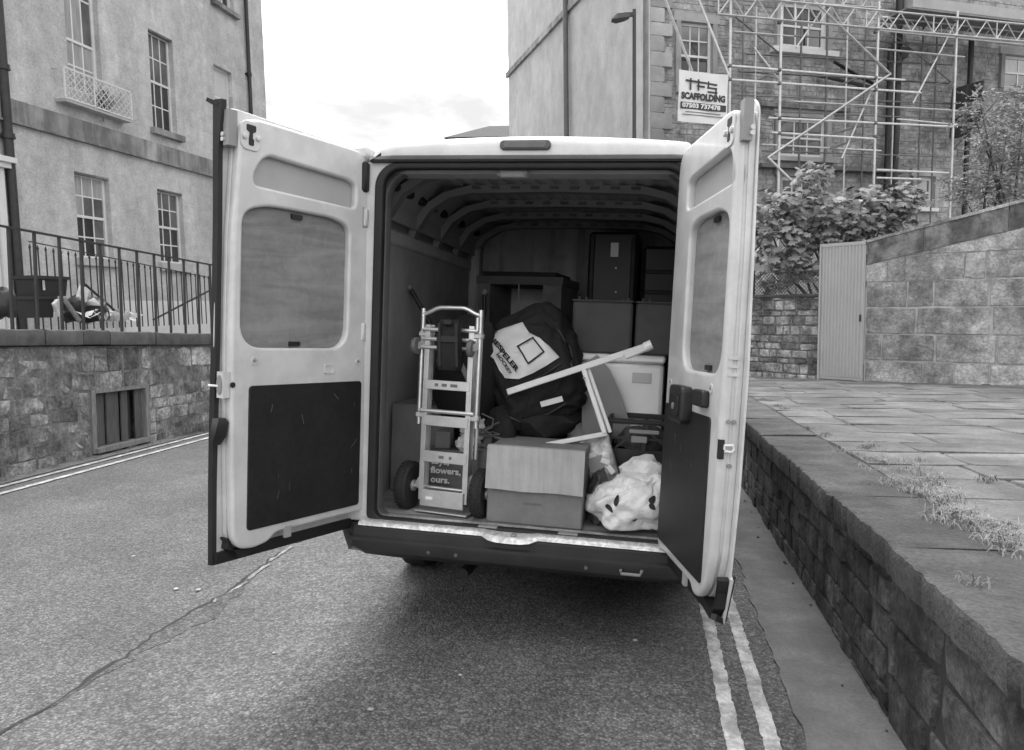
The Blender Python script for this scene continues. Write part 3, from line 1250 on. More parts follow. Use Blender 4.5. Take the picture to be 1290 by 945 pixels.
for k in ('G1', 'G2', 'F2'):
    a, b, c, d = rects[k]
    MB().b2((a - .002, .02, d - .03), (b + .002, D, d - .001)).build('window_head', 'band_stone', house)
# rain pipes
def pipe(parent, pts, r, m_, name='rain_pipe', rings=()):
    o = MB().tube(pts, r, 10).build(name, m_, parent, smooth=40)
    for z in rings:
        p = V(pts[0])
        MB().tube([(p.x, p.y, z - .05), (p.x, p.y, z + .05)], r * 1.35, 10).build('pipe_collar', m_, o, smooth=40)
        MB().b2((p.x - r * 2, p.y, z - .02), (p.x + r * 2, p.y + r + .03, z + .02)).build('bracket', m_, o)
    return o


xp2 = fr_f.px(312.5, 60, -.08)[0]
pipe(house, [(xp2, -.08, 2.4), (xp2, -.08, ZT)], .055, 'iron_black', rings=(4.2, 6.0, 8.4))
xp1 = fr_f.px(20, 300, -.1)[0]
pipe(house, [(xp1, -.1, -.6), (xp1, -.1, ZT)], .085, 'iron_black', rings=(fr_f.px(12, 172, -.1)[1], 6.1))
# the doorway at the left edge of the view
xd1 = fr_f.px(9, 300, -.05)[0]
zd1 = fr_f.px(10, 206, -.1)[1]
MB().b2((xd1 - .16, -.10, -.8), (xd1, .02, zd1 - .02)).build('pilaster', 'window_white', house)
MB().b2((xd1 - .36, -.05, -.8), (xd1 - .18, .03, zd1 - .02)).build('pilaster', 'window_white', house)
MB().b2((xd1 - 1.9, -.25, zd1), (xd1 + .16, .02, zd1 + .1)).build('door_cornice', 'window_white', house)
MB().b2((xd1 - 1.85, -.18, zd1 - .1), (xd1 + .09, .0, zd1 - .001)).build('door_frieze', 'window_white', house)
MB().b2((xd1 - 1.4, -.02, -.8), (xd1 - .37, .02, zd1 - .12)).build('front_door', 'glass_dark', house)
# pale plinth under the windows
zpl = fr_f.px(200, 379)[1]
MB().b2((fr_f.px(156, 380)[0], -.02, ZB), (XE, .0, zpl)).build('plinth', 'window_white', house)

# window balcony with lattice front
bx0, bx1, bz0, bz1 = fr_f.px(83, 130, -.26)[0], fr_f.px(165, 130, -.26)[0], fr_f.px(124, 138, -.26)[1], fr_f.px(124, 101, -.26)[1]
balc = MB().b2((bx0, -.26, bz0 - .045), (bx1, 0, bz0)).build('balcony', 'dressed_stone', house)
mb = MB()
for y0, y1, xx0, xx1 in ((-.26, -.26, bx0, bx1), (-.26, 0, bx0, bx0), (-.26, 0, bx1, bx1)):
    for z in (bz0 + .03, bz1):
        mb.bar((xx0, y0, z), (xx1, y1, z), .028, .028)
for x in (bx0, bx1, bx0 + (bx1 - bx0) * .42):
    mb.bar((x, -.26, bz0), (x, -.26, bz1), .028, .028, up=(1, 0, 0))
mb.build('balcony_frame', 'window_white', balc)
mb = MB()
hb = bz1 - bz0 - .03
stp = hb / 4
xx = bx0 + (bx1 - bx0) * .0
x = xx - hb
while x < bx1:
    for sg in (1, -1):
        pa, pb = (x, bz0 + .03), (x + hb, bz1)
        if sg < 0:
            pa, pb = (x + hb, bz0 + .03), (x, bz1)
        # clip to the balcony front
        def clip(p, q):
            (x0, z0), (x1, z1) = p, q
            if x1 < x0:
                x0, z0, x1, z1 = x1, z1, x0, z0
            if x1 <= xx or x0 >= bx1:
                return None
            k = (z1 - z0) / (x1 - x0)
            if x0 < xx:
                z0 += k * (xx - x0)
                x0 = xx
            if x1 > bx1:
                z1 -= k * (x1 - bx1)
                x1 = bx1
            return (x0, z0), (x1, z1)
        cc = clip(pa, pb)
        if cc:
            mb.bar((cc[0][0], -.26 + .008 * sg, cc[0][1]), (cc[1][0], -.26 + .008 * sg, cc[1][1]), .016, .01)
    x += stp
mb.build('lattice', 'window_white', balc, kind='stuff')
rd = random.Random(97)
mb = MB()
pc = V((bx0 + (bx1 - bx0) * .66, -.14, bz0 + .25))
for _ in range(90):
    p = pc + V((rd.gauss(0, .13), rd.gauss(0, .045), rd.gauss(0, .12)))
    a = V((rd.uniform(-1, 1), rd.uniform(-1, 1), rd.uniform(-1, 1))).normalized() * .07
    b = a.cross(V((rd.uniform(-1, 1), rd.uniform(-1, 1), rd.uniform(-1, 1)))).normalized() * .03
    mb.add([p - a, p + b, p + a, p - b], [(0, 1, 2, 3)])
pl = thing('pot_plant', 'dark leafy pot plant standing inside the white lattice balcony', 'plant', fr_f.m)
mb.build('foliage', 'weed', pl)
MB().lathe([(.08, 0), (.11, .2), (.12, .2)], 14, T(pc.x, pc.y, bz0 + .002)).build('pot', 'cardboard_dark', pl)

# ---- street railings on the wall
rail = thing('street_railing', 'plain black iron railings standing on the coping of the street wall', 'railing', fr_w.m)
yr = .22


def wz(s):
    return HWL + tilt_top * s + ctop


tops = [(u, v) for u, v in ((14, 287), (250, 331))]
ra, rb = fr_w.px(14, 287, yr), fr_w.px(262, 333, yr)
def rtop(s):
    return ra[1] + (rb[1] - ra[1]) * (s - ra[0]) / (rb[0] - ra[0])
MB().bar((XA - 3, yr, rtop(XA - 3)), (XB + 4, yr, rtop(XB + 4)), .045, .022).build('top_rail', 'iron_black', rail)
bs = [fr_w.px(u, 370, yr)[0] for u in (14, 46, 77, 104, 128, 152, 174, 195.5, 214, 232.5, 250)]
dl_ = (bs[-1] - bs[0]) / 10
bs = [bs[0] - dl_ * k for k in (4, 3, 2, 1)] + bs + [bs[-1] + dl_ * k for k in range(1, 19)]
for s in bs:
    MB().bar((s, yr, wz(s) - .005), (s, yr, rtop(s)), .03, .03, up=(1, 0, 0)).build('bar', 'iron_black', rail)
# ---- spiked railings by the house front
YA = -1.5
area = thing('area_railing', 'spear-headed black railings close to the house front, behind the street railings', 'railing', fr_f.m)
sp0, sp1 = fr_f.px(116, 327, YA), fr_f.px(262, 347, YA)
sb1 = fr_f.px(150, 397, YA)[1]
railz = lambda s: fr_f.px(110, 318, YA)[1] + (fr_f.px(262, 350, YA)[1] - fr_f.px(110, 318, YA)[1]) * (s - sp0[0]) / (sp1[0] - sp0[0])
s_a = fr_f.px(38, 320, YA)[0]
s_b = fr_f.px(262, 347, YA)[0] + 2.5
n_ = 46
for i in range(n_):
    s = s_a + (s_b - s_a) * i / (n_ - 1)
    zt = (fr_f.px(40, 307, YA)[1] + (sp1[1] - fr_f.px(40, 307, YA)[1]) * (s - s_a) / (sp1[0] - s_a))
    mb = MB().tube([(s, YA, sb1 - .25), (s, YA, zt - .09)], .013, 6)
    mb.tube([(s, YA, zt - .1), (s, YA, zt - .06), (s, YA, zt)], [.012, .022, .002], 6)
    mb.build('spear_bar', 'iron_black', area)
zr0, zr1 = fr_f.px(110, 319, YA)[1], fr_f.px(250, 347, YA)[1]
sa_, sb_ = fr_f.px(110, 319, YA)[0], fr_f.px(250, 347, YA)[0]
MB().bar((s_a, YA, zr0 + (zr1 - zr0) * (s_a - sa_) / (sb_ - sa_)), (s_b, YA, zr0 + (zr1 - zr0) * (s_b - sa_) / (sb_ - sa_)), .04, .014).build('top_rail', 'iron_black', area)
# stair rails running down behind it
for (u0, v0, u1, v1) in ((193, 403, 268, 364), (107, 358, 152, 398)):
    p, q = fr_f.px(u0, v0, -.9), fr_f.px(u1, v1, -.9)
    MB().bar((p[0], -.9, p[1]), (q[0], -.9, q[1]), .04, .03).build('stair_rail', 'iron_black', area)

# ---- boxes and rubbish on the terrace
def terr(u, v):
    o = fr_w.m @ V((0, 0, zt_))
    n = (fr_w.m.to_3x3() @ V((-tilt_top, 0, 1))).normalized()
    return onplane(u, v, o, n), n


YB_ = -2.6                                # plane of the boxes, in front of the house
def rubbish_box(u0, v0, u1, v1, label, d=.35, y=YB_):
    x0, z1 = fr_f.px(u0, v0, y)
    x1, z0 = fr_f.px(u1, v1, y)
    t = thing('recycling_box', label, 'box', fr_f.m @ T(x0, y, z0))
    ww, hh = x1 - x0, z1 - z0
    MB().loft([[V((ww * .06, d * .06, 0)), V((ww * .94, d * .06, 0)), V((ww * .94, d * .94, 0)), V((ww * .06, d * .94, 0))],
               [V((0, 0, hh)), V((ww, 0, hh)), V((ww, d, hh)), V((0, d, hh))]]).build('body', 'bin_black', t)
    MB().b2((-.03, -.03, hh - .05), (ww + .03, d + .03, hh + .001)).build('rim', 'bin_black', t)
    return t, ww, hh


t1, ww, hh = rubbish_box(42, 373, 70, 400, 'lower black recycling box under the numbered one, on the terrace')
t2, ww, hh = rubbish_box(41, 347, 87, 373, 'upper black recycling box painted with a white 1, on the terrace')
vs, fs = text_geo('1', hh * .62, .002, .012)
MB().add([v + V((ww * .27, -.012, hh * .5)) for v in vs], fs).build('number', 'litter_pale', t2)


def lump(name, m_, c, r, seed, label, cat, amp=.35, fr=fr_f.m, freq=2.2, parent=None):
    bm = bmesh.new()
    bmesh.ops.create_icosphere(bm, subdivisions=3, radius=1)
    for v in bm.verts:
        k = 1 + amp * mn.noise(v.co * freq + V((seed, seed * 1.7, 0)))
        v.co = V((v.co.x * r[0] * k, v.co.y * r[1] * k, max(v.co.z, -.75) * r[2] * k))
    me = bpy.data.meshes.new(name)
    bm.to_mesh(me)
    bm.free()
    me.materials.append(MATS[m_])
    shade(me, 45)
    o = link(name, me, parent, fr @ T(*c))
    if label:
        tag(o, label, cat)
    return o


def fpt(u, v, y):
    a = fr_f.px(u, v, y)
    return (a[0], y, a[1])


lump('rubbish_bag', 'bin_black', fpt(108, 391, -2.7), (.42, .3, .24), 3, 'black rubbish bag slumped right of the recycling boxes on the terrace', 'bag')
lump('rubbish_bag', 'bin_black', fpt(1, 384, -2.9), (.17, .2, .24), 9, 'black rubbish bag by the white doorway at the left edge', 'bag')
# crumpled cardboard and planks thrown beside the boxes
rd = random.Random(101)
for (u, v, sx, sz, a, m_, lb) in ((104, 370, .2, .24, .5, 'litter_pale', 'pale torn cardboard sheet leaning on the black rubbish bag'),
                                  (119, 384, .16, .2, -.4, 'litter_pale', 'small pale paper sack right of the black rubbish bag'),
                                  (73, 388, .14, .26, -.6, 'litter_pale', 'pale folded card stuck between the black recycling boxes and rubbish bag'),
                                  (90, 390, .5, .07, .9, 'wood_frame', 'thin grey plank lying slanted over the rubbish on the terrace')):
    p = fpt(u, v, -2.95)
    o = MB().bbox((0, 0, 0), (sx, .05, sz), .012).build('litter', m_, None, fr_f.m @ T(*p) @ RY(a) @ RX(rd.uniform(-.5, .2)))
    tag(o, lb, 'litter')
mb = MB()
for _ in range(70):
    p = V(fpt(145 + rd.gauss(0, 14), 398 + rd.gauss(0, 2.5), -2.8 + rd.uniform(-.5, .5)))
    a = V((rd.uniform(-1, 1), rd.uniform(-1, 1), rd.uniform(0, 1))).normalized() * .12
    b = a.cross(V((rd.uniform(-1, 1), rd.uniform(-1, 1), rd.uniform(-1, 1)))).normalized() * .05
    mb.add([p - a, p + b, p + a, p - b], [(0, 1, 2, 3)], fr_f.m)
mb.build('garden_debris', 'litter_pale', kind='stuff')

# ---- the stone house on the right: a pale flank and a rubble front
AZ = 0.46888
CO = atdepth(819, 150, 18.6)
CO.z = 0
fr_s = Fr(CO, (cos(AZ), sin(AZ), 0))                       # front
fr_k = Fr(CO, (sin(AZ), -cos(AZ), 0))                      # flank: x grows towards the corner
XK = fr_k.px(641, 130)[0]
shouse = thing('stone_house', 'tall stone house with a pale smooth flank and a rubble front covered in scaffolding', 'house', fr_s.m)
K2S = fr_s.mi @ fr_k.m
ZK0, ZK1 = -3, 14
zs_a, zs_b = fr_k.px(645, 93)[1], fr_k.px(645, 87)[1]
MB().b2((XK, 0, ZK0), (-.012, .35, ZK1), K2S).build('flank_wall', 'ashlar_pale', shouse)
MB().b2((XK - .1, -.09, zs_a), (-.02, 0, zs_b + .02), K2S).build('string_course', 'band_stone', shouse)
MB().b2((XK - .04, .36, ZK0), (XK + 1.2, 6, ZK1), K2S).build('return_wall', 'ashlar_pale', shouse)
xpf = fr_k.px(713, 110, -.12)[0]
MB().tube([(xpf, -.12, ZK0), (xpf, -.12, ZK1)], .085, 12, K2S).build('soil_pipe', 'pipe_grey', shouse, smooth=40)
for z in (zs_b + .5, 3.0):
    MB().tube([(xpf, -.12, z - .06), (xpf, -.12, z + .06)], .11, 12, K2S).build('pipe_collar', 'pipe_grey', shouse, smooth=40)
MB().b2((xpf - .2, -.12, 2.5), (xpf - .02, -.02, 2.62), K2S).build('pipe_bracket', 'pipe_grey', shouse)
LS = fr_s.px(1420, 100)[0]
srects = {
    'a': pxrect(fr_s, 858, 28, 898, 110),
    'b': pxrect(fr_s, 985, 2, 1044, 62),
    'c': pxrect(fr_s, 983, 148, 1042, 198),
    'e': pxrect(fr_s, 1155, 222, 1178, 262),
    'f': pxrect(fr_s, 1266, 70, 1310, 112),
    'd': pxrect(fr_s, 985, 222, 1030, 262),
}
print('stone house', {k: tuple(round(a, 2) for a in r) for k, r in srects.items()}, 'LS', LS, 'XK', XK)
ho = [(a, b, c, d) for a, b, c, d in srects.values()]
vs, fs = plate([(0, ZK0), (LS, ZK0), (LS, ZK1), (0, ZK1)], [rrect(a, b, c, d, .001, 1) for a, b, c, d in ho], .09, .4)
MB().add(vs, fs).build('wall', 'mortar_light', shouse)
MB().b2((.36, .42, ZK0), (LS, 7, ZK1 - .01)).build('rear_block', 'ashlar_pale', shouse)
rd = random.Random(107)
zlo, zhi = fr_s.px(1000, 300)[1], fr_s.px(1000, -14)[1] + .4
margin = .14
mb = MB()
big = [(a - margin, b + margin, c - .2, d + .22) for a, b, c, d in ho]
lay_joined(mb, rd, courses(rd, .36, LS, zlo, zhi, (.11, .2), (.2, .55), holes=big, snap=False), .012, .018, y=.092)
mb.build('rubble_stone', 'facade_rubble', shouse, kind='stuff')
z = zlo
k = 0
qm = stone_meshes(5, 111, 'quoin_stone', .015, .03)
while z < zhi:
    h = rd.uniform(.28, .4)
    l = (.62, .4)[k % 2]
    k += 1
    o = bpy.data.objects.new('quoin', rd.choice(qm))
    COL.objects.link(o)
    o.parent = shouse
    o.matrix_basis = T(l / 2 - .0, .09, z + h / 2) @ Mx.Diagonal((l - .01, .1, h - .012, 1))
    z += h
for key, (a, b, c, d) in srects.items():
    for (x0, x1, z0, z1) in ((a - margin, a - .001, c, d), (b + .001, b + margin, c, d), (a - margin - .06, b + margin + .06, d + .002, d + .21)):
        MB().b2((x0 + .004, -.005, z0), (x1 - .004, .09, z1)).build('window_surround', 'quoin_stone', shouse)
sash_window(shouse, .12, *srects['a'], 3, (2, 2), .07, .03, sill=(.12, .06, .16), glass=gl({3: 'glass_mid', 2: 'glass_dark', (2, 0): 'glass_mid', (2, 2): 'glass_mid', 1: 'glass_dark'}))
sash_window(shouse, .12, *srects['b'], 3, (1, 1), .13, .04, sill=(.3, .08, .14), glass=gl({}), sillm='window_white')
sash_window(shouse, .12, *srects['c'], 3, (1, 1), .1, .04, sill=(.3, .06, .12), glass=gl({0: 'glass_mid', 1: 'glass_mid'}))
sash_window(shouse, .12, *srects['d'], 3, (1, 1), .1, .04, glass=gl({}))
sash_window(shouse, .12, *srects['e'], 1, (1, 1), .1, .03, sill=(.1, .06, .1), sillm='window_white', glass=gl({0: 'glass_mid', 1: 'glass_mid'}))
sash_window(shouse, .12, *srects['f'], 2, (1, 1), .08, .05, sill=(.1, .08, .14), glass=gl({0: 'glass_mid', 1: 'glass_pale'}))
# ledges on the front
def ledge(u0, u1, v, h, m_, dep=.1):
    a, b = fr_s.px(u0, v, -dep), fr_s.px(u1, v, -dep)
    MB().b2((a[0], -dep, a[1] - h), (b[0], .09, a[1])).build('ledge', m_, shouse)
ledge(960, 1072, 128, .1, 'band_stone')
ledge(960, 1142, 205, .1, 'pipe_grey', .2)
# black pipes with hoppers
for (u0, v0, v1, r) in ((1134, -5, 250, .1), (1122, 60, 250, .075), (1224, 50, 262, .075)):
    a = fr_s.px(u0, v0, -.12)
    b = fr_s.px(u0, v1, -.12)
    MB().tube([(a[0], -.12, a[1]), (a[0], -.12, b[1] - .8)], r, 10).build('drain_pipe', 'iron_black', shouse, smooth=40)
a = fr_s.px(1136, 62, -.12)
MB().loft([[V((a[0] + dx * .1, -.12 + dy * .1, a[1] - .25)) for dx, dy in ((-1, -1), (1, -1), (1, 1), (-1, 1))],
           [V((a[0] + dx * .2, -.12 + dy * .16, a[1])) for dx, dy in ((-1, -1), (1, -1), (1, 1), (-1, 1))]]).build('hopper', 'iron_black', shouse)
# eaves gutter board near the top right
a, b = fr_s.px(1150, 6, -.4), fr_s.px(1420, 24, -.4)
MB().b2((a[0], -.4, a[1] - .05), (LS, .09, a[1] + .22)).build('eaves_gutter', 'dressed_stone', shouse)

# ---- small far roof down the street
Pd = atdepth(560, 175, 44)
far = thing('far_house', 'distant low house with a dark roof, just showing over the van roof', 'house', T(Pd.x, Pd.y, 0) @ RZ(YAW))
zr = atdepth(620, 159.5, 47).z
ze = atdepth(600, 173, 43.8).z
MB().b2((.2, 0, -6), (9, 6, ze)).build('wall', 'ashlar_pale', far)
MB().add([V(p) for p in ((0, -.3, ze), (9.4, -.3, ze), (9.4, 6.3, ze), (0, 6.3, ze), (2.6, 3, zr), (7.5, 3, zr))], [(0, 1, 5, 4), (1, 2, 5), (2, 3, 4, 5), (3, 0, 4), (0, 3, 2, 1)]).build('roof', 'roof_slate', far)

# ---- street lamp
PL = atdepth(799, 180, 15.5)
lamp = thing('street_lamp', 'slim dark street lamp post against the pale house flank', 'street lamp', T(PL.x, PL.y, gz(PL.y)))
zt = atdepth(797, 18, 15.5).z - gz(PL.y)
MB().tube([(0, 0, 0), (0, 0, 1.2), (0, 0, 1.25), (0, 0, zt)], [.085, .085, .05, .038], 12).build('post', 'lamp_paint', lamp, smooth=40)
za = atdepth(797, 24, 15.5).z - gz(PL.y)
mdir = V((-cos(YAW), -sin(YAW), 0))
MB().bar(V((0, 0, za)) + mdir * -.03, V((0, 0, za)) + mdir * .2, .07, .07).build('bracket', 'lamp_paint', lamp)
hd = []
for t, wd, ht in ((.1, .06, .05), (.2, .12, .07), (.36, .15, .075), (.47, .09, .03)):
    c = V((0, 0, za - .02 - t * .16)) + mdir * t
    sd_ = V((-mdir.y, mdir.x, 0))
    hd.append([c + sd_ * wd - V((0, 0, ht * .6)), c - sd_ * wd - V((0, 0, ht * .6)), c - sd_ * wd * .6 + V((0, 0, ht)), c + sd_ * wd * .6 + V((0, 0, ht))])
MB().loft(hd).build('lamp_head', 'lamp_paint', lamp)

# ------------------------------------------------------------------ scaffolding
scaf = thing('scaffolding', 'grey tube scaffolding with lattice beams in front of the rubble house front', 'scaffolding', fr_s.m)
YF, YK = -1.35, -.3


def tube_px(name, u0, v0, u1, v1, y, m_='scaffold_tube', r=.027, y1=None):
    a, b = fr_s.px(u0, v0, y), fr_s.px(u1, v1, y if y1 is None else y1)
    return MB().tube([(a[0], y, a[1]), (b[0], y if y1 is None else y1, b[1])], r, 6).build(name, m_, scaf, smooth=60)


def vert(name, u, v, y, m_='scaffold_tube', r=.027, zb=None):
    a = fr_s.px(u, v, y)
    zlow = -1.6 if zb is None else fr_s.px(u, zb, y)[1]
    return MB().tube([(a[0], y, zlow), (a[0], y, 9)], r, 6).build(name, m_, scaf, smooth=60)


fronts = [(919.5, 90), (982, 150), (1103, 150), (1203, 100)]
for u, v in fronts:
    vert('standard', u, v, YF, r=.032)
for u, v, m_ in ((952, 60, 'scaffold_tube'), (1008.5, 100, 'scaffold_dark'), (1041, 100, 'scaffold_dark'), (1066, 100, 'scaffold_tube'), (1160, 130, 'scaffold_dark')):
    vert('standard', u, v, YK, m_)
for (u0, v0, u1, v1, y) in ((916, 82.5, 1140, 101, YF), (916, 100, 1160, 117, YF), (968, 148.5, 1206, 160, YF), (972, 167, 1102, 175, YF),
                            (1104, 214, 1195, 218, YF), (1104, 224, 1160, 226, YF)):
    tube_px('ledger', u0, v0, u1, v1, y)
for (u0, v0, u1, v1, y) in ((930, 90, 1195, 105, YK), (1000, 45, 1200, 58, YK)):
    tube_px('ledger', u0, v0, u1, v1, y, 'scaffold_dark')
for (u0, v0, u1, v1) in ((1022, -2, 1122, 94), (1122, 93, 967, 199), (967, 198, 1025, 255), (836, -6, 872, 90), (878, -6, 918, 95)):
    tube_px('brace', u0, v0, u1, v1, YF - .05, r=.03)
for (u0, v0, u1, v1) in ((955, 101, 990, 84), (1046, 112, 1080, 98), (1135, 122, 1190, 103), (1046, 170, 1085, 158), (1046, 187, 1085, 174), (1185, 115, 1207, 98), (1130, 198, 1148, 180)):
    tube_px('transom', u0, v0, u1, v1, YF, 'scaffold_dark', y1=YF + .9)
for u, v, m_ in ((936, 60, 'scaffold_dark'), (1090, 60, 'scaffold_dark'), (1128, 60, 'scaffold_tube'), (1180, 60, 'scaffold_dark')):
    vert('standard', u, v, YK, m_, r=.022)
for (u0, v0, u1, v1, y) in ((940, 68, 1200, 82, YK), (960, 140, 1200, 150, YK), (960, 190, 1200, 198, YK), (930, 120, 1200, 131, YK)):
    tube_px('ledger', u0, v0, u1, v1, y, 'scaffold_dark', .02)
for (u0, v0, u1, v1) in ((925, 20, 985, 70), (1110, 30, 1200, 105), (1040, 240, 1100, 180), (1200, 190, 1262, 120)):
    tube_px('brace', u0, v0, u1, v1, YK + .02, 'scaffold_dark', .022)
for (u0, v0, u1, v1, y, r_) in ((1000, 128, 1215, 140, YF + .03, .024), (925, 40, 1000, 46, YF, .024), (1090, 60, 1215, 72, YF + .02, .024), (960, 182, 1110, 190, YF + .3, .022), (1130, 150, 1235, 160, YF + .2, .022)):
    tube_px('ledger', u0, v0, u1, v1, y, 'scaffold_tube', r_)
for (u0, v0, u1, v1) in ((1203, 30, 1150, 130), (1104, 100, 1060, 200), (985, 105, 950, 60), (1040, 6, 1003, 60)):
    tube_px('brace', u0, v0, u1, v1, YF + .1, 'scaffold_tube', .022)
# fallen black hose ends of pipe
for (u0, v0, u1, v1) in ((1051, 78, 1080, 95), (1030, 95, 1098, 110), (1080, 95, 1105, 108)):
    tube_px('old_pipe', u0, v0, u1, v1, -.12, 'iron_black', .045)


# lattice beams along the top
def truss(pts, y, h, nb, m_='scaffold_tube'):
    (u0, v0), (u1, v1) = pts
    a, b = fr_s.px(u0, v0, y), fr_s.px(u1, v1, y)
    p0, p1 = V((a[0], y, a[1])), V((b[0], y, b[1]))
    up = V((0, 0, h))
    o = MB().tube([p0, p1], .027, 6).build('lattice_beam', m_, scaf, smooth=60)
    MB().tube([p0 + up, p1 + up], .027, 6).build('top_chord', m_, o, smooth=60)
    for i in range(nb):
        q0, q1 = p0.lerp(p1, i / nb), p0.lerp(p1, (i + 1) / nb)
        mid = p0.lerp(p1, (i + .5) / nb)
        mb = MB().tube([q0, mid + up], .017, 5).tube([mid + up, q1], .017, 5)
        if i % 3 == 0:
            mb.tube([q0, q0 + up], .017, 5)
        mb.build('web', m_, o)
    return o


truss(((905, 18), (1330, 56)), YF - .06, .44, 15)
truss(((1106, 38), (1330, 60)), YF + .65, .34, 9, 'scaffold_tube')
truss(((905, -2), (1110, 10)), YK - .1, .4, 8)
# boards of the lift seen from below, top right
a, b = fr_s.px(1130, 22, -.9), fr_s.px(1340, 40, -.9)
for k in range(4):
    MB().b2((a[0], -1.25 + k * .24, a[1] + .1), (b[0], -1.25 + k * .24 + .225, a[1] + .14)).build('board', 'scaffold_board', scaf)
# couplers where ledgers cross the standards
for u, v in ((919.5, 83), (919.5, 100), (982, 88), (982, 105), (982, 149), (982, 168), (1103, 98), (1103, 113), (1103, 155), (1103, 172), (1203, 160), (1203, 26), (1103, 40), (982, 28)):
    a = fr_s.px(u, v, YF - .01)
    MB().bbox((a[0], YF - .005, a[1]), (.085, .1, .085), .02).build('coupler', 'scaffold_dark', scaf)
# dark debris netting on the far right bay
a, b = fr_s.px(1200, 112, -.7), fr_s.px(1242, 100, -.7)
c = fr_s.px(1200, 180, -.7)
tn = thing('debris_sheet', 'black torn sheet hanging in the right bay of the scaffolding', 'sheet', fr_s.m)
rings = []
for i in range(9):
    t = i / 8
    x = a[0] + (b[0] - a[0]) * t
    yy = -.7 + .06 * math.sin(i * 1.7)
    z1 = a[1] + (b[1] - a[1]) * t
    rings.append((x, yy, z1))
mb = MB()
for za_, zb_ in ((.0, -.55), (-.75, -1.3)):
    vs = []
    for x, yy, z1 in rings:
        vs += [(x, yy, z1 + za_), (x, yy + .05, z1 + zb_ - .08 * math.sin(x * 5)), (x, yy + .008, z1 + za_), (x, yy + .058, z1 + zb_ - .08 * math.sin(x * 5))]
    mb.add(vs, [(4 * i, 4 * i + 4, 4 * i + 5, 4 * i + 1) for i in range(8)] + [(4 * i + 2, 4 * i + 3, 4 * i + 7, 4 * i + 6) for i in range(8)])
mb.build('sheet', 'black_fabric', tn)

# ---- banner
YBN = YF - .1
b0 = fr_s.px(855, 88, YBN)
b1 = fr_s.px(916, 157, YBN)
bw2, bh2 = b1[0] - b0[0], b0[1] - b1[1]
ban = thing('banner', 'white company banner tied to the left end of the scaffolding', 'banner', fr_s.m @ T((b0[0] + b1[0]) / 2, YBN, (b0[1] + b1[1]) / 2) @ RY(R(1.5)))
mb = MB()
nx, nz_ = 12, 14
vs = []
for k in (0, 1):
    for i in range(nx + 1):
        for j in range(nz_ + 1):
            x, z = (i / nx - .5) * bw2, (j / nz_ - .5) * bh2
            vs.append((x, .012 * math.sin(i * .8 + j * .5) + k * .006, z - .02 * math.sin(i / nx * pi) * (1 if j > nz_ / 2 else .4)))
q = (nx + 1) * (nz_ + 1)
fs = []
for i in range(nx):
    for j in range(nz_):
        a = i * (nz_ + 1) + j
        fs.append((a, a + nz_ + 1, a + nz_ + 2, a + 1))
        fs.append((a + q, a + q + 1, a + q + nz_ + 2, a + q + nz_ + 1))
mb.add(vs, fs).build('sheet', 'banner_white', ban, smooth=True)
YT = -.018


def bbar(mb, x0, z0, x1, z1, w_):
    mb.bar((x0 * bw2, YT, z0 * bh2), (x1 * bw2, YT, z1 * bh2), .003, w_ * bh2, up=(0, 0, 1) if abs(x1 - x0) * bw2 > abs(z1 - z0) * bh2 else (1, 0, 0))


mb = MB()
# three letters made of crossed tubes
for x0, z0, x1, z1 in ((-.37, .30, .06, .28), (-.27, .35, -.27, .12), (-.11, .34, -.11, .12), (-.14, .21, .02, .205),
                       (.09, .32, .09, .19), (.07, .275, .27, .265), (.07, .195, .27, .19), (.25, .20, .25, .07), (.08, .115, .28, .11)):
    bbar(mb, x0, z0, x1, z1, .035)
mb.build('logo', 'banner_ink', ban)
vs, fs = text_geo('SCAFFOLDING', bh2 * .17, .001, .012, 1.0)
xw = max(v.x for v in vs) - min(v.x for v in vs)
kx = bw2 * .9 / xw
MB().add([V((v.x * kx - .0, v.y + YT, v.z - .005 * bh2)) for v in vs], fs).build('lettering', 'banner_ink', ban)
MB().b2((-.46 * bw2, YT + .002, -.25 * bh2), (.47 * bw2, YT + .006, -.12 * bh2)).build('number_strip', 'banner_ink', ban)
vs, fs = text_geo('07503 737478', bh2 * .12, .001, .006)
xw = max(v.x for v in vs) - min(v.x for v in vs)
kx = bw2 * .78 / xw
MB().add([V((v.x * kx - .04 * bw2, v.y + YT - .002, v.z - .185 * bh2)) for v in vs], fs).build('lettering', 'banner_white', ban)
for z, a, b in ((-.305, -.36, .36), (-.36, -.42, .42)):
    MB().b2((a * bw2, YT + .001, (z - .008) * bh2), (b * bw2, YT + .003, (z + .008) * bh2)).build('small_print', 'print_grey', ban)


# ------------------------------------------------------------------ foliage
def leaf_mesh(rd, l, w_, m_, lobes=True):
    if lobes:
        pts = [(0, 0), (.28, .16), (.22, .36), (.5, .42), (.30, .62), (.34, .8), (.10, .78), (0, 1.0)]
    else:
        pts = [(0, 0), (.25, .3), (.28, .6), (0, 1.0)]
    vs = []
    for x, y in pts:
        vs.append(V((x * w_, y * l, -.25 * x * x * w_ - .28 * l * y * y)))
    k = len(vs)
    for x, y in pts[1:-1]:
        vs.append(V((-x * w_, y * l, -.25 * x * x * w_ - .28 * l * y * y)))
    mid = len(vs)
    vs.append(V((0, .5 * l, -.05 * l)))
    ring = list(range(k)) + list(range(mid - 1, k - 1, -1))
    fs = [(ring[i], ring[(i + 1) % len(ring)], mid) for i in range(len(ring))]
    return vs, fs


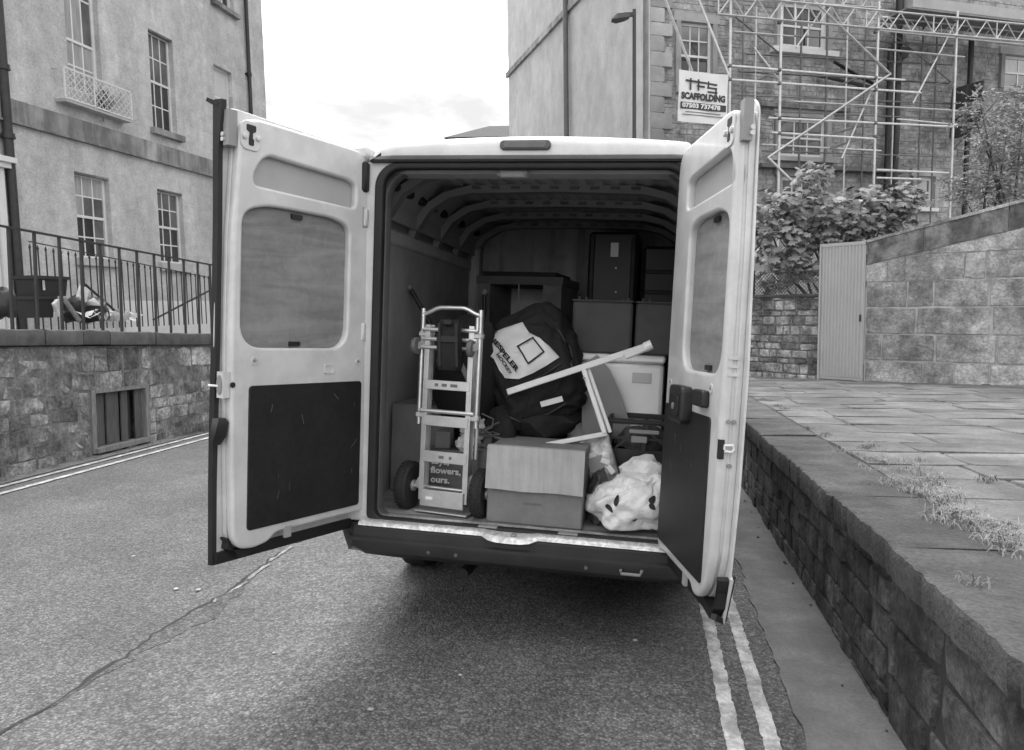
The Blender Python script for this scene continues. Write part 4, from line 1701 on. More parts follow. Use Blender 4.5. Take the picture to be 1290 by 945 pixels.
rd = random.Random(131)
PB = atdepth(1050, 300, 14.2)
fbx = Fr((PB.x, PB.y, PB.z), (cos(YAW), sin(YAW), 0))
bush = thing('fig_bush', 'big-leaved bush spilling over the low rubble wall beside the ribbed gate', 'bush', fbx.m)
sc_ = 14.2 / F
blobs = [(985, 300, 34, 42, .5), (975, 345, 20, 20, .35), (1010, 330, 30, 25, .5), (1030, 270, 45, 30, .6), (1075, 268, 42, 32, .6), (1110, 258, 42, 26, .5), (1140, 252, 24, 20, .35), (1060, 300, 50, 24, .55), (965, 265, 20, 30, .4), (1000, 255, 26, 26, .4), (1022, 222, 20, 20, .3), (1115, 280, 32, 14, .4), (1090, 292, 26, 10, .35)]
lm = []
for k in range(6):
    vs, fs = leaf_mesh(rd, .23 * rd.uniform(.8, 1.2), .26 * rd.uniform(.8, 1.1), None)
    lm.append((vs, fs, MB().add(vs, fs).mesh('leaf', 'leaf_big', smooth=30)))
rest = MB()
cnt = 0
tot = sum(b[2] * b[3] for b in blobs)
cand = []
for (u, v, ru, rv, dpt) in blobs:
    for _ in range(int(2300 * ru * rv / tot)):
        while True:
            a = V((rd.uniform(-1, 1), rd.uniform(-1, 1), rd.uniform(-1, 1)))
            if .35 < a.length < 1 and mn.noise(a * 2.2 + V((u * .05, 0, v * .05))) > -.22:
                break
        cand.append((V(((u - 1050 + a.x * ru) * sc_, a.y * dpt, -(v - 300 + a.z * rv) * sc_)), a))
cand.sort(key=lambda c: c[0].y)
for p, a in cand:
    out = V((a.x * .6 + rd.gauss(0, .3), a.y - .55 + rd.gauss(0, .3), -a.z * .35 - .5 + rd.gauss(0, .35))).normalized()   # pointing out and drooping
    side = out.cross(V((0, 0, 1)))
    if side.length < .1:
        side = V((1, 0, 0))
    side = (side.normalized() + V((rd.gauss(0, .3), rd.gauss(0, .3), rd.gauss(0, .3)))).normalized()
    nrm = side.cross(out).normalized()
    side = out.cross(nrm)
    m_ = Mx((side, out, nrm)).transposed().to_4x4()
    m_.translation = p
    m_ = m_ @ Mx.Scale(rd.uniform(.36, .95), 4)
    k = rd.randrange(6)
    if cnt < 260:
        o = bpy.data.objects.new('leaf', lm[k][2])
        COL.objects.link(o)
        o.parent = bush
        o.matrix_basis = m_
        cnt += 1
    else:
        rest.add(lm[k][0], lm[k][1], m_)
rest.build('foliage', 'leaf_big', bush, kind='stuff')
base = V((.3, .4, -1.9))
for (u, v, *_r) in blobs:
    e = V(((u - 1050) * sc_, .1, -(v - 300) * sc_))
    MB().tube([base + V((rd.gauss(0, .15), 0, 0)), base.lerp(e, .5) + V((rd.gauss(0, .15), rd.gauss(0, .1), .12)), e], [.04, .025, .008], 6).build('branch', 'bark', bush)

# feathery tree over the garden wall
PT = atdepth(1275, 190, 14.6)
ftr = Fr((PT.x, PT.y, PT.z), (cos(YAW), sin(YAW), 0))
tree = thing('garden_tree', 'light feathery tree rising behind the tall garden wall', 'tree', ftr.m)
sc_ = 14.6 / F
rd = random.Random(137)
tb = [(1240, 175, 30, 22), (1225, 150, 22, 16), (1270, 150, 34, 24), (1300, 130, 34, 30), (1262, 200, 40, 22), (1240, 235, 34, 20), (1285, 225, 40, 24), (1310, 190, 40, 40), (1270, 250, 36, 14), (1216, 235, 20, 22), (1222, 128, 12, 12), (1345, 160, 40, 60), (1350, 230, 50, 40)]
crown = MB()
base = V((.6, .3, -3.0))
for (u, v, ru, rv) in tb:
    e = V(((u - 1275) * sc_, rd.uniform(-.3, .3), -(v - 190) * sc_))
    mid = base.lerp(e, .55) + V((rd.gauss(0, .15), rd.gauss(0, .1), rd.gauss(0, .1)))
    MB().tube([base.lerp(e, .15), mid, e], [.05, .025, .006], 6).build('limb', 'bark', tree)
    for _ in range(int(ru * rv / 7)):          # sprays
        while True:
            a = V((rd.uniform(-1, 1), rd.uniform(-1, 1), rd.uniform(-1, 1)))
            if a.length < 1 and mn.noise(a * 1.8 + V((u * .03, 7, v * .03))) > -.15:
                break
        p = e + V((a.x * ru * sc_, a.y * .5, -a.z * rv * sc_))
        d = V((rd.gauss(0, 1), rd.gauss(0, 1), rd.gauss(.2, .7))).normalized()
        q = d.cross(V((0, 0, 1)))
        q = q.normalized() if q.length > .05 else V((1, 0, 0))
        ln = rd.uniform(.15, .3)
        nl = 7
        for i in range(nl):
            c = p + d * ln * (i / nl) + V((0, 0, -.08 * (i / nl) ** 2))
            for sg in (1, -1):
                tip = c + (q * sg + d * .7 + V((0, 0, rd.gauss(-.2, .25)))).normalized() * rd.uniform(.05, .085)
                s_ = d * .014 + V((0, 0, rd.gauss(0, .008)))
                m2 = (c + tip) / 2
                crown.add([c, m2 + s_, tip, m2 - s_], [(0, 1, 2, 3)])
crown.build('crown', 'leaf_small', tree)
MB().tube([base + V((0, 0, -1.5)), base, base.lerp(V((0, 0, 0)), .3)], [.12, .09, .06], 8).build('trunk', 'bark', tree)

# ------------------------------------------------------------------ the van
VX, VY = V((0.99885024, -0.00353795, -0.04780875)), V((0.00170027, 0.99926007, -0.03842426))
VZ = VX.cross(VY).normalized()
VM = Mx((VX, VY, VZ)).transposed().to_4x4()
VM.translation = V((-0.64558433, 3.51670725, 0.5420121 - .13))
VI = VM.inverted()


def vl(u, v, y):
    """van-local x, z of a pixel on the plane local y"""
    p = VI @ onplane(u, v, VM @ V((0, y, 0)), VY)
    return p.x, p.z


def vground(x, y):
    p = VM @ V((x, y, 0))
    return -(p.z - gz(p.y)) / VZ.z


van = thing('panel_van', 'white panel van parked with its load bay open at the rear', 'van', VM)
# rear frame round the opening
HW, HT = .745, 1.775
outer = rrect(-.90, .90, -.02, 1.80, [.03, .06, .06, .03])
inner = rrect(-HW, HW, .0, HT, [.04, .10, .10, .04], 8)
vs, fs = plate(outer, [inner], .0, .07, .008)
MB().add(vs, fs).build('rear_frame', 'van_white', van, smooth=35)
vs, fs = plate(rrect(-HW - .03, HW + .03, -.01, HT + .018, [.04, .12, .12, .04], 8), [rrect(-HW + .015, HW - .015, .012, HT - .015, [.04, .09, .09, .04], 8)], -.022, .03, .010)
MB().add(vs, fs).build('door_seal', 'rubber', van, smooth=40)
# inner trim ring behind the seal
vs, fs = plate(rrect(-.92, .92, -.02, 1.86, .05), [rrect(-HW + .0, HW - .0, .0, HT - .01, [.04, .14, .14, .04], 8)], .075, .16, .012)
MB().add(vs, fs).build('inner_frame', 'van_jamb', van, smooth=35)
MB().b2((-.80, -.03, 1.792), (.80, .05, 1.802)).build('drip_gap', 'rubber', van)
# roof cap with the high brake light
rings = []
for i in range(25):
    x = -.80 + 1.60 * i / 24
    t = abs(x) / .80
    drop = .035 * t ** 2 + (.055 * max(0, (t - .9) / .1) ** 2)
    ztp = 1.915 - drop
    k = .5 + .5 * (1 - max(0, (t - .86) / .14))
    prof = [(-.035, 1.803), (-.062 * k, 1.815), (-.064 * k, 1.85 - drop * .6), (-.045 * k, ztp - .02), (.0, ztp), (.35, ztp + .02), (.35, 1.803)]
    rings.append([V((x, a, b)) for a, b in prof])
MB().loft(rings).build('roof_cap', 'van_white', van, smooth=50)
for sx in (-1, 1):
    MB().bbox((sx * .865, .04, 1.838), (.125, .14, .075), .02).build('roof_corner', 'van_white', van, smooth=40)
    MB().bbox((sx * .845, -.012, 1.72), (.07, .05, .15), .012).build('hinge_cover', 'rubber', van, smooth=40)
    for z in (.22, .95, 1.52):
        h = MB().bbox((sx * .825, -.01, z), (.03, .03, .09), .006).build('hinge', 'van_white', van, smooth=40)
        MB().tube([(sx * .832, -.022, z - .05), (sx * .832, -.022, z + .05)], .008, 8).build('pin', 'plastic_grey', h)
a, b = vl(630, 191, -.06), vl(694, 191, -.06)
lc = (a[0] + b[0]) / 2
vs, fs = plate(rrect(a[0], b[0], 1.836, 1.882, .02), [], -.078, -.03, .006)
bl = MB().add(vs, fs).build('brake_light', 'lens_dark', van, smooth=40)
vs, fs = plate(rrect(a[0] + .02, b[0] - .02, 1.845, 1.873, .012), [], -.081, -.076, .002)
MB().add(vs, fs).build('lens', 'pipe_grey', bl, smooth=40)

# body shell, cab and nose, seen only from the side
def ring(y, hw, z0, z1, tum):
    pr = [(hw * .93, z0), (hw, z0 + .18), (hw * 1.01, z0 + .55), (hw * .985, z0 + (z1 - z0) * .6), (hw - tum * .6, z1 - .22), (hw - tum, z1 - .07), (hw - tum - .12, z1 - .015), (hw * .4, z1 + .02)]
    return [V((a, y, b)) for a, b in pr] + [V((-a, y, b)) for a, b in reversed(pr)]


body = [ring(.075, .97, -.2, 1.82, .10), ring(.5, .99, -.22, 1.90, .10), ring(3.55, .99, -.24, 1.90, .10), ring(3.9, .99, -.26, 1.84, .12), ring(4.55, .99, -.28, 1.1, .16), ring(5.1, .94, -.28, .62, .14), ring(5.35, .84, -.26, .42, .1)]
MB().loft(body, caps=False).build('body', 'van_white', van, smooth=35)
MB().b2((-.8, 5.33, -.24), (.8, 5.36, .38)).build('front_panel', 'bumper_plastic', van)
MB().add([V(p) for p in ((-.78, 4.02, 1.80), (.78, 4.02, 1.80), (.86, 4.56, 1.16), (-.86, 4.56, 1.16))], [(0, 1, 2, 3)]).build('windscreen', 'glass_dark', van)
for sx in (-1, 1):
    MB().b2((sx * 1.005, 3.2, .85), (sx * 1.012, 4.0, 1.45)).build('cab_window', 'glass_dark', van)
    MB().b2((sx * 1.005, .3, .12), (sx * 1.02, 4.6, .3)).build('side_moulding', 'bumper_plastic', van)
    m_ = MB().bbox((sx * 1.12, 4.05, .95), (.2, .12, .36), .03).build('mirror', 'bumper_plastic', van)
# underbody, bumper, step
MB().b2((-.82, .25, -.27), (.82, 5.2, -.05)).build('chassis', 'rubber', van)
prof = [(-.055, -.028), (-.062, -.036), (-.066, -.072), (-.082, -.082), (-.085, -.098), (-.075, -.15), (-.05, -.175), (.2, -.175), (.2, -.05), (.07, -.025)]
rings = []
for x in (-.85, -.82, -.76, -.6, -.2, .2, .6, .76, .86, .90):
    k = .0 if abs(x) < .845 or x > 0 else .03
    q = {.90: .42, .86: .55, .85: .42, .82: .6, .6: 1, .2: 1, .76: .95}[abs(x)]
    rings.append([V((x, a + k, b if b > -.09 else -.09 + (b + .09) * q)) for a, b in prof])
MB().loft(rings).build('bumper', 'bumper_plastic', van, smooth=25)
for x in (-.28, .36, -.42):
    MB().tube([(x, -.07, -.125), (x, -.086, -.125)], .009, 10).build('sensor', 'pipe_grey', van)
a = vl(795, 724, -.1)
MB().tube([V((a[0] - .05, -.1, a[1] + .02)), V((a[0] - .045, -.1, a[1])), V((a[0] + .04, -.1, a[1])), V((a[0] + .05, -.1, a[1] + .025))], .008, 8).build('towing_eye', 'plastic_grey', van)
# sill plate, worn
nx = 40
rings = []
for i in range(nx + 1):
    x = -.80 + 1.60 * i / nx
    dip = .018 * max(0, 1 - ((x + .02) / .13) ** 4)
    yo = -.055 - .03 * max(0, 1 - ((x + .02) / .14) ** 6)
    rings.append([V((x, yo, -.012 - dip)), V((x, yo - .004, -.024 - dip)), V((x, .09, -.03)), V((x, .09, .004)), V((x, yo + .035, .004 - dip * .5))])
MB().loft(rings).build('sill_plate', 'sill_metal', van, smooth=50)
for x in (-.14, .26):
    MB().bbox((x, .005, .008), (.1, .05, .012), .004).build('lock_striker', 'plastic_grey', van)
MB().bbox((-.0, -.05, -.012), (.03, .03, .02), .006).build('latch_pin', 'plastic_grey', van)
# load floor boards
for x0, x1 in ((-.92, -.35), (-.345, .3), (.305, .92)):
    MB().b2((x0, .095, -.02), (x1, 2.75, .0)).build('floor_board', 'floor_ply', van)
MB().b2((-.92, .085, -.03), (.92, 2.8, -.022)).build('floor_pan', 'van_lining', van)
# inner sides
for sx in (-1, 1):
    x = sx * .90
    MB().b2((x, .16, 0), (x + sx * .02, 2.55, 1.46)).build('lining_panel', 'van_lining', van)
    MB().bbox((x - sx * .005, 1.35, 1.50), (.035, 2.4, .085), .012).build('lining_rail', 'van_lining_band', van)
    MB().b2((x + sx * .015, .16, 1.45), (x + sx * .03, 2.6, 1.9)).build('upper_side', 'van_inner_grey', van)
    MB().bbox((sx * .86, 2.5, .95), (.09, .09, 1.9), .02).build('bulkhead_post', 'van_lining_band', van)
    # wheel arch boxes
    MB().bbox((sx * .80, 1.2, .14), (.2, .75, .28), .05).build('wheel_arch', 'van_lining', van)
    # row of slots along the cant rail
    for i in range(9):
        y = .35 + i * .24
        MB().bbox((sx * .80, y, 1.745), (.05, .075, .05), .015, rot=Mx.Rotation(sx * .75, 3, 'Y')).build('slot', 'rubber', van)
    MB().bar((sx * .86, .16, 1.66), (sx * .86, 2.6, 1.66), .02, .16).build('cant_rail', 'van_inner_grey', van)
for sx in (-1, 1):
    MB().bar((sx * .815, .2, 1.745), (sx * .815, 2.7, 1.745), .015, .33, up=(sx * .55, 0, -.83)).build('roof_haunch', 'van_inner_grey', van)
MB().b2((-.74, .2, 1.868), (.74, 2.75, 1.876)).build('roof_inner', 'van_inner_grey', van)
for i in range(14):
    x = -.62 + i * .0955
    MB().b2((x, .2, 1.86), (x + .05, 2.6, 1.8675)).build('roof_swage', 'van_lining', van)
for y in (.42, .95, 1.48, 2.0, 2.5):
    pts = [(-.872, 1.53), (-.855, 1.58), (-.77, 1.71), (-.65, 1.785), (-.52, 1.813), (0, 1.824), (.52, 1.813), (.65, 1.785), (.77, 1.71), (.855, 1.58), (.872, 1.53)]
    rings = []
    for k, (x, z) in enumerate(pts):
        nx_, nz2 = (0, 1)
        if k < 4:
            nx_, nz2 = (-.8, .6)
        elif k > 6:
            nx_, nz2 = (.8, .6)
        d = .045
        rings.append([V((x, y - .04, z)), V((x, y + .04, z)), V((x + nx_ * d, y + .055, z + nz2 * d)), V((x + nx_ * d, y - .055, z + nz2 * d))])
    rb = MB().loft(rings).build('roof_rib', 'van_rib', van, smooth=50)
    for i in range(9):
        x = -.48 + i * .12
        MB().bbox((x, y - .052, 1.842), (.055, .008, .018), .003).build('rib_hole', 'dark_cloth', rb)
# header inside the opening
MB().b2((-.72, .075, 1.755), (.72, .2, 1.80)).build('header', 'van_inner_grey', van)
MB().bbox((-.09, .06, 1.752), (.14, .05, .035), .008).build('lock_plate', 'van_lining', van)
for x in (-.16, -.03):
    MB().tube([(x, .03, 1.745), (x, .05, 1.745)], .008, 8).build('bolt', 'van_rib', van)
# bulkhead curtain
rings = []
nx = 70
for i in range(nx + 1):
    x = -.9 + 1.8 * i / nx
    y = 2.68 + .022 * math.sin(x * 34 + 2 * math.sin(x * 5)) + .012 * math.sin(x * 71)
    rings.append([V((x, y, .0)), V((x, y, 1.92)), V((x, y + .01, 1.92)), V((x, y + .01, .0))])
MB().loft(rings).build('curtain', 'curtain', van, smooth=60)
# wheels
for sx in (-1, 1):
    for y in (1.22, 4.7):
        gx = sx * .84
        g = vground(gx, y)
        m_ = T(gx - .1 * sx, y, g + .335) @ RY(pi / 2 * sx)
        wh = MB().lathe([(.19, 0), (.30, .0), (.335, .03), (.34, .10), (.335, .17), (.30, .2), (.19, .2)], 32).build('wheel', 'tyre', van, m_, smooth=40)
        MB().lathe([(.05, .19), (.185, .185), (.195, .15), (.195, .06)], 24).build('rim', 'plastic_grey', wh, smooth=40)
MB().tube([(-.8, 1.22, vground(-.8, 1.22) + .33), (.8, 1.22, vground(.8, 1.22) + .33)], .05, 10).build('axle', 'rubber', van)
MB().tube([(-.3, .16, -.3), (-.25, .9, -.3)], .03, 10).build('exhaust', 'rubber', van, smooth=40)


# ------------------------------------------------------------------ rear doors
def door(mtx, s, right):
    """s = +1: local +y runs to the outer skin (right door); -1 mirrored (left door)."""
    tk = .66

    def pl(o, h, t0, t1, bev=0, res=2):
        t0, t1 = (t * tk if t > .01 else t for t in (t0, t1))
        bev = min(bev, abs(t1 - t0) * .45)
        return plate(o, h, s * t0, s * t1, bev, res)

    def bx(a, b):
        a, b = ((q[0], q[1] * tk if q[1] > .01 else q[1], q[2]) for q in (a, b))
        return MB().b2((a[0], s * a[1], a[2]), (b[0], s * b[1], b[2]))
    du = .03 if right else 0
    dl2 = -.03 if right else 0
    dw = .1 if right else 0
    body_out = rpoly([(.0, .05), (.0, 1.775), (.035, 1.825), (.12, 1.84), (.70, 1.835), (.775, 1.82), (.803, 1.76), (.828, 1.32), (.832, .84), (.826, .48), (.812, .05), (.775, .0), (.70, -.012), (.62, .0), (.575, .034), (.03, .034)], .03, 4)
    if right:
        body_out = rpoly([(.0, .05), (.0, 1.775), (.035, 1.825), (.12, 1.84), (.70, 1.835), (.775, 1.82), (.803, 1.76), (.828, 1.32), (.832, .84), (.826, .48), (.805, .2), (.755, .07), (.69, .012), (.62, .0), (.575, .034), (.03, .034)], .03, 4)
        body_out = [(u * .93, z) for u, z in body_out]
        wh_ = .93
    else:
        wh_ = 1.0
        body_out = [(u * .98, z) for u, z in body_out]
    slot = rpoly([(.115 + du * 1.5, 1.555), (.115 + du * 1.5, 1.668), (.16 + du * 1.5, 1.685), (.635 + du, 1.695), (.675 + du, 1.67), (.715 + du, 1.60), (.71 + du, 1.558)], .03, 5)
    x0, x1 = .152 + dw, .768 + (.02 if right else 0)
    win = rpoly([(x0, .866), (x0 - .002, 1.46), (x0 + .1, 1.487), (x1 - .13, 1.482), (x1, 1.44), (x1 + .002, .866)], .115, 8)
    if right:
        win = [(u * .93, z) for u, z in win]
    door_o = thing('van_door', 'right rear van door, x' if right else 'left rear van door, wide open with its inner side towards the road', 'van door', mtx)
    if right:
        door_o['label'] = 'right rear van door, open and seen nearly edge on before the retaining wall'
    else:
        door_o['label'] = 'left rear van door, wide open with its inner side towards the viewer'
    vs, fs = pl(body_out, [win, slot], 0, .062, .013, 3)
    MB().add(vs, fs).build('inner_panel', 'van_white', door_o, smooth=40)
    # second, flatter layer that closes the edge towards the outer skin
    lay2 = [(u * .995 + .002, z) for u, z in body_out]
    vs, fs = pl(lay2, [], .075, .112, .004)
    MB().add(vs, fs).build('edge_panel', 'van_white', door_o, smooth=40)
    lay1 = [(u * .985 + .004, .03 + z * .97) for u, z in body_out]
    vs, fs = pl(lay1, [win, slot], .06, .078)
    MB().add(vs, fs).build('door_core', 'van_white', door_o)
    ow = .85 * wh_ + .01 if right else .838
    skin = rpoly([(-.03, -.05), (-.03, 1.82), (.05, 1.868), (ow - (.10 if right else .06), 1.872), (ow - (.05 if right else 0), 1.83), (ow + .008, .9), (ow, .45), (ow - (.035 if right else .005), .1), (ow - (.10 if right else .012), -.06)], .03, 4)
    vs, fs = pl(skin, [], .112, .126, .004)
    MB().add(vs, fs).build('outer_skin', 'van_white', door_o, smooth=40)
    # window board and slot plate
    vs, fs = pl([(.45 + (u - .45) * 1.04, 1.17 + (z - 1.17) * 1.03) for u, z in win], [], .048, .0585)
    MB().add(vs, fs).build('plywood_panel', 'plywood', door_o)
    vs, fs = pl([(.41 + (u - .41) * 1.03, 1.62 + (z - 1.62) * 1.1) for u, z in slot], [], .050, .0595)
    MB().add(vs, fs).build('recess_plate', 'recess_grey', door_o)
    um = (x0 + x1) / 2
    for z in (1.462, .885):
        bx((um - .03, .03, z - .01), (um + .03, .052, z + .01)).build('clip', 'black_plastic', door_o)
    # black lower lining
    k = wh_
    vs, fs = pl(rrect(.05 + dl2, (.727) * k + (0.0), .073, .703, .018), [], -.006, .004, .0025)
    MB().add(vs, fs).build('lower_lining', 'black_panel', door_o, smooth=40)
    rd = random.Random(5 + right)
    for _ in range(9):
        u, z = rd.uniform(.1, .62) * k, rd.uniform(.13, .65)
        a, l_ = rd.gauss(0, .35), rd.uniform(.006, .06)
        MB().bar((u, s * -.0063, z), (u + l_ * math.sin(a), s * -.0063, z + l_ * math.cos(a)), .001, rd.uniform(.0008, .003), up=(1, 0, 0)).build('scuff', 'pipe_grey', door_o)
    # bolts and pressings
    for u, z, r in (((.70) * k, .81, .02), (.075, .80, .016), ((.745) * k, 1.77, .0)):
        if r:
            vs = []
            mb = MB().lathe([(r, -.004), (r, .003), (r * .6, .004), (r * .55, -.002)], 16)
            b = mb.build('bolt_plate', 'van_white', door_o, T(u, 0, z) @ RX(pi / 2 * s), smooth=40)
            MB().lathe([(r * .3, 0), (r * .3, .006)], 10).build('bolt', 'plastic_grey', b)
    if not right:
        vs, fs = pl(rrect(.235, .30, .745, .79, .008), [rrect(.245, .29, .753, .783, .006)], -.004, .002, .001)
        MB().add(vs, fs).build('pressing', 'van_white', door_o)
    # top lock: dark keyhole with two bolts
    uk = .738 * k
    vs, fs = pl(rrect(uk - .05, uk + .05, 1.695, 1.815, .03), [], -.005, .004, .0025)
    lk = MB().add(vs, fs).build('lock_plate', 'van_white', door_o, smooth=40)
    vs, fs = pl(rpoly([(uk - .024, 1.80), (uk - .024, 1.775), (uk - .008, 1.768), (uk - .008, 1.745), (uk - .014, 1.74), (uk - .014, 1.715), (uk + .012, 1.715), (uk + .012, 1.74), (uk + .008, 1.768), (uk + .024, 1.775), (uk + .024, 1.80)], .006, 3), [], -.0065, -.0045)
    MB().add(vs, fs).build('keyhole', 'rubber', lk)
    for dx, dz in ((-.034, 1.752), (.034, 1.748)):
        MB().lathe([(.012, 0), (.012, .009), (.007, .011)], 12).build('bolt', 'van_white', lk, T(uk + dx, s * -.004, dz) @ RX(pi / 2 * s), smooth=40)
    # grey striker bracket on the free edge, near the top
    ue = .822 * k
    bx((ue - .03, .022, 1.70), (ue + .012, .075, 1.845)).build('striker_bracket', 'plastic_grey', door_o)
    for z in (1.725, 1.745):
        MB().tube([(ue + .008, s * .048, z), (ue + .02, s * .048, z)], .009, 10).build('rivet', 'van_white', door_o)
    # lower tab
    bx((.485 * k, -.006, .0), (.52 * k, .012, .05)).build('drain_tab', 'recess_grey', door_o)
    # rubber along the bottom and on the free edge
    for (a, b) in (((-.02, .085, -.060), (ow - (.11 if right else .005), .135, -.012)),):
        bx(a, b).build('bottom_rubber', 'rubber', door_o)
    vs, fs = pl(rpoly([(.60 * k, .03), (.56 * k, -.02), (ow - .10, -.05), (ow - .03, .12 if right else .05), (ow - .05, .13 if right else .05), (.8 * k, .0), (.72 * k, -.015)], .006, 2), [], .05, .112)
    MB().add(vs, fs).build('corner_pocket', 'rubber', door_o)  # solid black fill standing in for the shade of the hollow corner pocket
    if not right:
        rings = []
        for z, wd, dp in ((-.065, .03, .04), (-.02, .03, .035), (.3, .036, .03), (.5, .044, .03), (.9, .046, .03), (1.4, .046, .03), (1.68, .05, .035), (1.80, .085, .05), (1.86, .10, .055), (1.885, .10, .055)):
            c = ow + .0
            wd *= .42
            dp *= .5
            ub = .004 * math.sin(z * 4)
            rings.append([V((c - .014 + ub, s * (.086 - wd - dp * .2), z)), V((c + .006 + ub, s * (.086 - wd), z)), V((c + .012 + ub, s * .092, z)), V((c - .014, s * .092, z))])
        MB().loft(rings).build('edge_seal', 'rubber', door_o, smooth=40)
        MB().bar((ow - .01, s * .07, 1.865), (ow + .01, s * .12, 1.885), .05, .016).build('seal_horn', 'rubber', door_o)
        # latch housing on the edge and pull handle
        bx((.815, .012, .655), (.848, .075, .765)).build('latch_housing', 'van_white', door_o)
        vs = MB().lathe([(.03, 0), (.03, .004)], 18, T(.849, s * .03, .71) @ RY(pi / 2) @ Mx.Diagonal((1.35, .55, 1, 1)))
        vs.build('latch_slot', 'plastic_grey', door_o)
        MB().tube([(.85, s * .035, .705), (.862, s * .085, .705)], .005, 8).build('latch_rod', 'white_metal', door_o)
        MB().lathe([(.012, -.001), (.012, .004)], 12).build('bolt', 'rubber', door_o, T(.808, 0, .71) @ RX(pi / 2 * s))
        mb = MB().loft([[V((.825, s * .02, .57)), V((.858, s * .02, .57)), V((.858, s * .060, .57)), V((.825, s * .060, .57))],
                        [V((.815, s * .012, .55)), V((.866, s * .015, .55)), V((.866, s * .055, .55)), V((.82, s * .055, .55))],
                        [V((.822, s * .02, .49)), V((.872, s * .03, .49)), V((.872, s * .06, .49)), V((.82, s * .055, .49))],
                        [V((.83, s * .045, .455)), V((.866, s * .05, .455)), V((.866, s * .06, .455)), V((.83, s * .055, .455))]])
        mb.build('pull_handle', 'black_plastic', door_o, smooth=30)
    else:
        # black grab handle box and lock cover
        vs, fs = pl(rrect(.235, .43, .648, .80, .025), [], -.05, .002, .012)
        hb_ = MB().add(vs, fs).build('grab_handle', 'black_plastic', door_o, smooth=40)
        vs, fs = pl(rrect(.27, .40, .672, .76, .02), [], -.056, -.048, .003)
        MB().add(vs, fs).build('grip_recess', 'rubber', hb_, smooth=40)
        MB().tube([(.34, s * -.05, .715), (.34, s * -.06, .715)], .014, 12).build('screw', 'plastic_grey', hb_)
        vs, fs = pl(rrect(.51, .64, .735, .80, .012), [], -.03, .002, .008)
        MB().add(vs, fs).build('lock_cover', 'black_plastic', door_o, smooth=40)
        e = .832 * k
        bx((e - .012, .0, .565), (e + .006, .03, .635)).build('latch_mouth', 'rubber', door_o)
        vs = MB().tube([(e + .004, s * .02, .60), (e + .006, s * .02, .615), (e + .006, s * .05, .617), (e + .006, s * .055, .603), (e + .006, s * .047, .592), (e + .006, s * .02, .595)], .005, 8)
        vs.build('latch_hook', 'white_metal', door_o)
        for t, z in ((.03, .70), (.052, .70), (.045, .54)):
            MB().tube([(e - .004, s * t, z), (e + .003, s * t, z)], .008, 12).build('plug', 'plastic_grey', door_o)
        for z in (.93, .90, .87):
            bx((e - .01, .025, z - .006), (e + .003, .085, z + .006)).build('swage', 'van_white', door_o)
        MB().bar((e + .006, s * .02, -.01), (ow - .10, s * .08, -.055), .02, .02).build('corner_strip', 'rubber', door_o)
        MB().bar((ow - .094, s * .08, -.055), (ow - .03, s * .08, .13), .012, .02).build('edge_flange', 'van_white', door_o)
        MB().bar((ow - .09, s * .088, -.05), (ow - .022, s * .088, .14), .008, .01).build('edge_rubber', 'rubber', door_o)
    return door_o


def frame_from(o, d, k):
    d = V(d).normalized()
    k = V(k)
    k = (k - d * k.dot(d)).normalized()
    yv = k.cross(d).normalized()
    m = Mx((d, yv, k)).transposed().to_4x4()
    m.translation = V(o)
    return m


angL, tiltL, leanL = 1.18572305, .01006593, -.00744618
dL = V((-cos(angL), -sin(angL), 0))
kL = V((0, 0, 1)) - V((sin(angL), -cos(angL), 0)) * tiltL + dL * leanL
mL = VM @ frame_from((-.7957, .01636, 0), dL - kL * (dL.dot(kL) / kL.dot(kL)), kL)
door(mL, -1, False)
# fitted pose of the right door
ang, tilt, lean = 1.3402072, .0117294, -.0143821
dR = V((cos(ang), -sin(ang), 0))
nR = V((-sin(ang), -cos(ang), 0))
kR = V((0, 0, 1)) - nR * tilt + dR * lean
mR = VM @ frame_from((.684, -.0764, -.017), dR - kR * (dR.dot(kR) / kR.dot(kR)), kR)
door(mR, 1, True)


# ------------------------------------------------------------------ the load
def vm(x, y, z, rz=0.0):
    return VM @ T(x, y, z) @ RZ(rz)


# ---- aluminium hand truck
ht = thing('hand_truck', 'aluminium hand truck with pneumatic tyres standing upright in the van doorway', 'hand truck', vm(-.425, .20, .0, R(-9)) @ RX(R(-1.5)))
ht['label'] = 'aluminium sack truck with two black pneumatic tyres standing upright in the van doorway'
xr = .135


def hx(u, v, y=.2):
    a = vl(u, v, y)
    return a[0] + .425, a[1]


